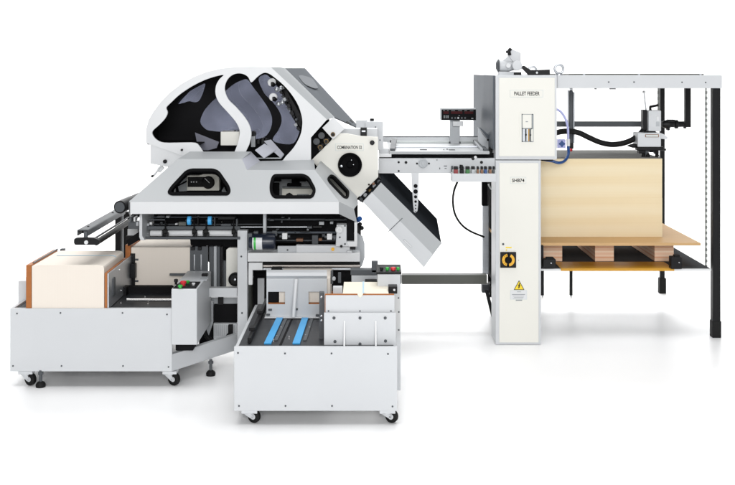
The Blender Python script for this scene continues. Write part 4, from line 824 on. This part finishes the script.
# side frame seen left of the cabinet
x_ = P(495.6, 0, YU).x
MB().box(x_ - .012, x_ - .002, YU + .03, .97, P(0, 150, YU).z, P(0, 75.4, YU).z).build('side_frame_panel', 'dsteel_shade', pf)  # shade on the cabinet's left side put into the dark colour
MB().box(.803, .83, YU + .36, .60, .25, P(0, 160, YU).z).build('inner_panel', 'inner', pf)
MB().box(P(489, 0, .62).x, P(496, 0, .62).x, .66, .70, P(0, 292, .62).z, P(0, 150, .62).z).build('inner_panel', 'inner', pf)
b = MB().pbox(482.6, 206, 489.3, 274.5, .55, .05).build('support_post', 'steel', pf, bev=.006); MB().pbox(482.2, 176, 488, 206, .56, .05).build('support_post', 'inner', pf, bev=.004)
MB().pbox(482, 284.6, 490, 293, .56, .06).build('post_foot', 'slate', pf, bev=.004); MB().pbox(490, 284, 495.4, 297.5, .50, .08).build('post_block', 'black', pf)
MB().hexa([P(484.6, 290, .5), P(488.2, 290, .5), P(498, 330, .5), P(496, 336, .5)], [P(484.6, 290, .53), P(488.2, 290, .53), P(498, 330, .53), P(496, 336, .53)]).build('strut', 'black', pf)
for x, y in ((492, 225), (491.5, 243), (492.5, 256)): MB().pbox(x, y, x + 1.6, y + 6, .5, .03).build('cable_clip', 'slate', pf)
MB().tube([P(488.5, 184, .3), P(491, 188.5, .3), P(495, 190.5, .3)], .006).build('cable', 'bright', pf, bev=0)
# blower on top
zc = P(0, 75.2, YU).z
bl = MB().lathe(P(496.3, 65.6, .02), (1, 0, 0), [(0, .014), (.010, .030), (.022, .036), (.075, .036), (.100, .030), (.125, .016)], 32).build('blower', 'white', pf, bev=0)
MB().lathe(P(495.9, 65.6, .02), (1, 0, 0), [(0, .019), (.008, .033), (.014, .040), (.018, .040), (.020, .03)], 32).build('blower_ring', 'slate', bl, bev=0)
MB().pdisc(517.4, 65.4, -.06, 5.0, .06, seg=36).build('blower_outlet', 'white', bl, bev=.004)
MB().pdisc(508.5, 65.6, -.035, 2.4, .03).build('blower_cap', 'bright', bl, bev=.002)
MB().pbox(499.2, 71.5, 514, 75.6, -.02, .08).build('blower_base', 'white', bl, bev=.003); MB().pbox(514.4, 72, 521.5, 75, -.02, .05).build('blower_foot', 'black', bl)
MB().poly([(510.6, 48.3), (520.8, 52.6), (520.8, 60.5), (523, 69), (519, 67), (512, 60.5), (508.8, 56), (508.2, 53)], -.01, .06).build('intake_duct', 'white', bl, bev=.004)
MB().poly([(503, 60.3), (508.5, 56), (516, 60), (515, 61.8), (503, 61.5)], .0, .05).build('intake_neck', 'white', bl, bev=.003)
MB().tube([P(511, 48.4, -.02), P(509, 51, -.02), P(509.8, 55.3, -.02)], .010).build('intake_lip', 'black', bl, bev=0); MB().pbox(506.3, 50.3, 509, 53, -.03, .03).build('intake_clip', 'black', bl)
MB().poly([(523, 66), (524.2, 65.4), (530.5, 69.8), (536.5, 69.9), (550, 69.4), (550, 75), (529, 75.2), (523, 68.6)], -.06, .04).build('valve_body', 'black', bl, bev=.002); MB().pdisc(537, 72.6, -.0605, 1.1, .002).build('valve_port', 'bright', bl, bev=0)
def eyebolt(px, py, Y, R, top):
    c = P(px, py, Y); e = MB().torus(c, (0, 1, 0), R, R * .30).build('eye_bolt', 'steel', pf, bev=0)
    MB().lathe((c.x, c.y, top), (0, 0, 1), [(0, R * .85), (R * .25, R * .85), (R * .30, R * .45), (c.z - top - R * .8, R * .35)], 20).build('eye_bolt_collar', 'steel', e, bev=0)
ft = P(0, 75.1, 0).z
eyebolt(559, 68.9, .03, .026, ft); eyebolt(532.4, 70.2, .35, .024, ft + .005)
# frame and legs
xr_, xl_ = P(722.2, 0, 0).x, P(557.4, 0, 0).x; zb_ = P(0, 88.2, 0).z
tf = MB().box(xl_, xr_, 0, .045, zb_, ft).build('top_beam', 'white', pf, bev=.003)
screws(tf, [(608.7, 82), (634, 82), (682, 82.2), (705.6, 82.4)], 0, .0045)
MB().box(xl_ - .3, xr_, 1.19, 1.235, zb_, ft).build('top_beam', 'white', pf, bev=.003)
MB().box(xr_ - .05, xr_ - .002, .046, 1.189, zb_ + .004, ft - .002).build('top_beam', 'white', pf)
MB().box(xl_ - .3, xl_ - .25, .21, 1.189, zb_, ft - .002).build('top_beam', 'white', pf)
MB().box(P(569, 0, .2).x, P(704, 0, .2).x, .20, .90, ft - .012, ft + .007).build('top_plate', 'olive', pf)
for x in (584, 639, 700.5): 
    c = P(x, 72, .05); MB().cyl((c.x, .05, ft - .002), (c.x, .05, ft + .010), .007).build('beam_bolt', 'steel', pf, bev=0)
for x0, x1 in ((595, 597), (610, 616)): MB().pbox(x0, 88.3, x1, 89.4, .02, .02).build('beam_clip', 'slate', pf)
def leg(px0, px1, Y, boot, bw):
    a, q = P(px0, 0, Y), P(px1, 0, Y); l = MB().box(a.x, q.x, Y, Y + (q.x - a.x), .015, zb_).build('leg', 'black', pf, bev=.003)
    w = (q.x - a.x) / 2 + bw; cx_ = (a.x + q.x) / 2; cy_ = Y + (q.x - a.x) / 2; MB().box(cx_ - w, cx_ + w, cy_ - w, cy_ + w, 0, boot).build('leg_boot', 'rubber', l, bev=.004)
leg(713, 720.6, .002, .10, .004); leg(660.4, 664.9, 1.195, .11, .008)
a, q = P(536, 0, 1.2), P(543.4, 0, 1.2); leg(520, 527.4, 1.195, .11, .004)
for x in (542.4, 571):
    c = P(x, 0, 1.08); MB().cyl((c.x, 1.08, .014), (c.x, 1.08, ft - .03), .0115, seg=12).build('guide_rod', 'black', pf, bev=0); MB().lathe((c.x, 1.08, 0), (0, 0, 1), [(0, .004), (.016, .010)], 10).build('rod_tip', 'greyp', pf, bev=0)
# cross bar with hanger
MB().pbox(556, 121.4, 691, 126.8, .55, .03).build('cross_bar', 'slate', pf)
MB().pbox(685.3, 88, 691, 127.2, .52, .029).build('hanger', 'black', pf)
MB().pdisc(685.2, 127.4, .54, 1.2, .02).build('hanger_bolt', 'black', pf, bev=0)
MB().cyl(P(571, 91, .42), P(571, 148, .42), 1.9 * sc(.42)).build('air_cylinder', 'slate', pf, bev=0)
MB().cyl(P(568.2, 90, .42), P(568.2, 140, .42), .8 * sc(.42)).build('cylinder_rod', 'steel', pf, bev=0); MB().cyl(P(573.8, 92, .42), P(573.8, 143, .42), .9 * sc(.42)).build('cylinder_rod', 'steel', pf, bev=0)
MB().cyl(P(569.8, 89, .40), P(572, 89, .40), .01).build('rod_eye', 'steel', pf, bev=0)
MB().pbox(569.6, 143, 573.6, 148.6, .40, .04).build('cylinder_foot', 'black', pf); MB().sph(P(570.9, 150, .36), .010).build('drain_knob', 'red', pf, bev=0)
vb = MB().pbox(557.5, 139.3, 565.6, 148, .25, .05).build('air_valve', 'lav', pf)
MB().pdisc(562, 143.8, .248, 2.3, .004).build('valve_emblem', 'dblue', vb, bev=0); MB().pbox(559, 142.9, 565, 144.7, .2475, .004).build('valve_emblem', 'dblue', vb, bev=0); MB().pbox(561.2, 140.6, 562.8, 147, .2472, .004).build('valve_emblem', 'dblue', vb, bev=0)
MB().tube([P(556, 108.8, .2), P(561, 112, .2), P(565.5, 119, .2), P(567.8, 128, .2), P(568.2, 140, .22)], .0075).build('air_tube', 'lav', pf, bev=0)
MB().cyl(P(568.2, 139, .22), P(568.2, 146, .22), .011).build('tube_fitting', 'bright', pf, bev=0)
MB().tube([P(568.2, 146, .22), P(568.3, 154, .2), P(565, 160.5, .15), P(559, 162.8, .1), P(552, 161, .1), P(543, 159.5, .1)], .009).build('air_tube', 'dblue', pf, bev=0)
MB().pbox(541.5, 158.9, 553, 160.9, .02, .03).build('tube_clip', 'black', pf)
# suction head
YE = .30
MB().pbox(643, 109.8, 646.8, 130, YE + .03, .05).build('suction_head', 'black', pf)
hd = MB().pbox(648.6, 110.4, 661.2, 131.2, YE, .09).build('head_upper_box', 'white', pf, bev=.004); MB().pbox(656, 121.8, 659.6, 126.4, YE - .002, .003).build('head_badge', 'greyp', hd); MB().pbox(656.4, 116.4, 659.2, 121, YE - .002, .003).build('head_badge', 'bright', hd)
MB().tube([P(650.4, 110.5, YE + .03), P(650.3, 107, YE + .03), P(652, 106.4, YE + .02), P(658.6, 105, YE)], .008).build('head_lever', 'black', hd, bev=0)
MB().cyl(P(644, 92.3, YE + .04), P(646, 110, YE + .05), .0042).build('pull_rod', 'steel', pf, bev=0); MB().sph(P(643.9, 92, YE + .04), .0095).build('rod_ball', 'bright', pf, bev=0)
h2 = MB().pbox(637.8, 132.8, 661.2, 147, YE - .03, .12).build('head_lower_box', 'white', pf, bev=.006)
MB().pbox(645.2, 134.3, 659, 137.2, YE - .032, .003).build('head_plate', 'brown', h2); MB().pbox(646, 134.8, 658.2, 136.7, YE - .0335, .002).build('plate_face', 'paleline', h2, bev=0)
MB().poly(rounded([(660, 132.8), (663.5, 134), (668.2, 137.5), (666.8, 139.4), (660, 138.6)], 1), YE - .01, .04).build('head_spout', 'white', h2, bev=.003)
MB().pbox(644, 131.3, 656, 132.7, YE, .06).build('head_joint', 'black', h2)
cbk = [(637, 146.8, 664, 150.5), (639, 150, 645, 153.5), (645.5, 149.5, 649, 155), (650, 150, 655, 152.5), (655.5, 150, 659, 154.4), (660, 148.5, 666.4, 150.8)]
for i, q in enumerate(cbk): MB().pbox(*q, YE - .03 + .012 * i, .05).build('suction_block', 'black' if i != 2 else 'slate', h2, bev=.004)
MB().lathe(P(627.4, 145.6, YE), (1, 0, -.02), [(0, .003), (.02, .010), (.035, .014), (.06, .012), (.07, .006)], 14).build('suction_nozzle', 'black', h2, bev=0)
for x in (643.5, 647.8, 657): MB().cyl(P(x, 153, YE), P(x, 156.6, YE), .009, .014).build('suction_cup', 'rubber', h2, bev=0)
ck = MB().lathe(P(661.8, 124.2, YE + .10), (1, 0, 0), [(0, .016), (.02, .026), (.05, .026), (.055, .020), (.08, .020), (.085, .028), (.10, .028), (.105, .018), (.14, .017)], 28).build('bar_clamp', 'black', pf, bev=0)
MB().pbox(668, 119.6, 675, 122, YE + .08, .04).build('clamp_lever', 'black', ck); MB().pdisc(668.5, 129, YE + .08, 1.5, .03).build('clamp_knob', 'black', ck, bev=0)
MB().tube([P(541, 137.5, .12), P(550, 134.8, .16), P(560, 131.8, .24), P(570, 131.2, .28), P(579, 132.8, .29), P(589, 137.5, .3), P(600, 142.2, .31), P(611, 144.4, .32), P(622, 143.4, .33), P(632, 139.8, .34), P(640, 134, .35), P(645, 128, .36)], .0175, seg=16).build('suction_hose', 'rubber', pf, bev=0)
# chains
M['chainsteel'] = mat('grey_chain_steel', (.20, .21, .20), .5, .2, var=.2)
def chain(px, py0, py1, Y, r):
    A, B = P(px, py0, Y), P(px, py1, Y); n = min(98, int((A.z - B.z) / (r * 2.6))); b = MB(); b2 = MB(); st = (A.z - B.z) / n
    L, Rr = [], []
    for i in range(n):
        z = A.z - st * i; w = r if i % 2 else r * .3
        L += [(A.x - w, Y - .004, z), (A.x - w, Y - .004, z - st * (.98 if i % 2 else 1.02))]; Rr += [(A.x + w, Y - .004, z), (A.x + w, Y - .004, z - st * (.98 if i % 2 else 1.02))]
    c = b.prism(L + Rr[::-1], (0, .008, 0)).build('chain', 'chainsteel', pf, bev=0); b2.box(A.x - r * .8, A.x + r * .8, Y + .005, Y + .008, B.z, A.z); b2.build('chain_backing', 'paleline', c, bev=0)
chain(706.2, 88.2, 268, .06, .0065); chain(658.6, 88, 112, 1.12, .0075)
MB().pbox(708.4, 88.2, 708.9, 268, .08, .004).build('chain_guard', 'paleline', pf, bev=0)
# lift platform
M['platform'] = mat('dark_platform_sheet', (.085, .09, .096), .7, var=.12, spec=0)
zp = .4185; x0_, x1_ = .80, P(711.2, 0, -.02).x
pl = MB().box(x0_, x1_, -.016, .84, zp - .007, zp).build('lift_platform', 'platform', pf)
MB().box(x0_, x1_, -.022, -.0165, zp - .012, zp + .001).build('platform_edge', 'bright', pl)
MB().box(P(560, 0, 0).x, P(673, 0, 0).x, -.0235, .185, zp + .0005, zp + .004).build('yellow_strip', 'ochre', pl); MB().box(P(560, 0, 0).x, P(673, 0, 0).x, -.028, -.0240, zp - .012, zp + .004).build('yellow_edge', 'ochre', pl)
for x0, x1, y0, y1 in ((543.2, 556, 259.4, 268), (671.2, 682.2, 257, 269.2)):
    k = MB().pbox(x0, y0, x1, y1, -.06, .05).build('corner_stop', 'black', pl, bev=.004); MB().pbox(x0 + 3, y0 - 2, x1 - 2, y0 + .6, -.05, .03).build('stop_cap', 'rubber', k, bev=.004); MB().pdisc(x0 + 8, (y0 + y1) / 2 - .5, -.0625, .6, .003).build('stop_screw', 'steel', k, bev=0)
MB().pbox(540.8, 245.5, 543.4, 268, -.02, .02).build('lift_bracket', 'black', pl)
# pallet and pile
pt = thing('pallet', 'flat wooden pallet of three layered plywood blocks under a wide board', 'pallet', (1.4, .4, zp))
MB().box(.80, 2.0, .0, .83, .5535, .570).build('top_board', 'board', pt, bev=.001)
for x0, x1 in ((543.3, 562), (594.8, 613.6), (654.2, 673.4)): MB().box(P(x0, 0, .2).x, P(x1, 0, .2).x, .192, .80, zp + .0042, .553).build('block', 'plies', pt, bev=.0015)
pz = P(0, 158, .216).z
pil = thing('card_pile', 'large pile of cream card sheets stacked square on the wooden pallet', 'card pile', (1.4, .5, .57))
random.seed(5); cuts = [.5705]
while cuts[-1] < pz - .17: cuts.append(cuts[-1] + random.uniform(.06, .15))
cuts.append(pz - .004)
for za, zb2 in zip(cuts, cuts[1:]):
    dx, dy = random.uniform(-.0008, .0006), random.uniform(-.0004, .0004)
    MB().box(.90, P(662.2, 0, .216).x + dx, .216 + dy, .84 + dy, za, zb2 - .00012).build('ream', 'pile', pil, bev=0)
MB().box(.90, P(662, 0, .216).x, .217, .839, pz - .0035, pz).build('top_sheet', 'grey_card', pil, bev=0)

# ================================================================== CAMERA, LIGHT, RENDER
cd = bpy.data.cameras.new('camera'); cam = bpy.data.objects.new('camera', cd); C.objects.link(cam); SC.camera = cam
cam.location = EYE; cam.rotation_euler = (math.radians(90), 0, 0)
cd.sensor_width = 36; cd.lens = 36 * F / 735; cd.shift_y = -(242.5 - CY) / 735; cd.clip_start = .1; cd.clip_end = 100
w = bpy.data.worlds.new('World'); SC.world = w; w.use_nodes = True
bg = w.node_tree.nodes['Background']; bg.inputs['Color'].default_value = (.93, .96, 1, 1); bg.inputs['Strength'].default_value = .20
def area(name, loc, aim, sx, sy, power, col=(1, 1, 1)):
    l = bpy.data.lights.new(name, 'AREA'); l.shape = 'RECTANGLE'; l.size = sx; l.size_y = sy; l.energy = power; l.color = col
    o = bpy.data.objects.new(name, l); C.objects.link(o); o.location = loc
    o.rotation_euler = (Vector(aim) - Vector(loc)).to_track_quat('-Z', 'Y').to_euler(); return o
area('softbox_front', (.3, -10.5, 3.4), (.3, -.3, .7), 5.5, 3, 640)
area('added_top_light', (0, -1.2, 9.0), (0, -1.2, 0), 9, 5, 560)  # unseen overhead light, added to whiten the floor
area('added_backdrop_light', (0, 3.2, 5.2), (0, 5.6, 3.4), 12, 1.0, 560)  # added out of view to burn the backdrop out to white
area('added_floor_light', (0, 6.0, 10.0), (0, -1.0, 0), 10, 3, 700)  # added high at the rear to keep the floor white
SC.view_settings.view_transform = 'Standard'; SC.view_settings.look = 'None'; SC.view_settings.exposure = 0; SC.view_settings.gamma = 1
SC.render.engine = 'CYCLES'; SC.cycles.max_bounces = 8; SC.cycles.transparent_max_bounces = 16
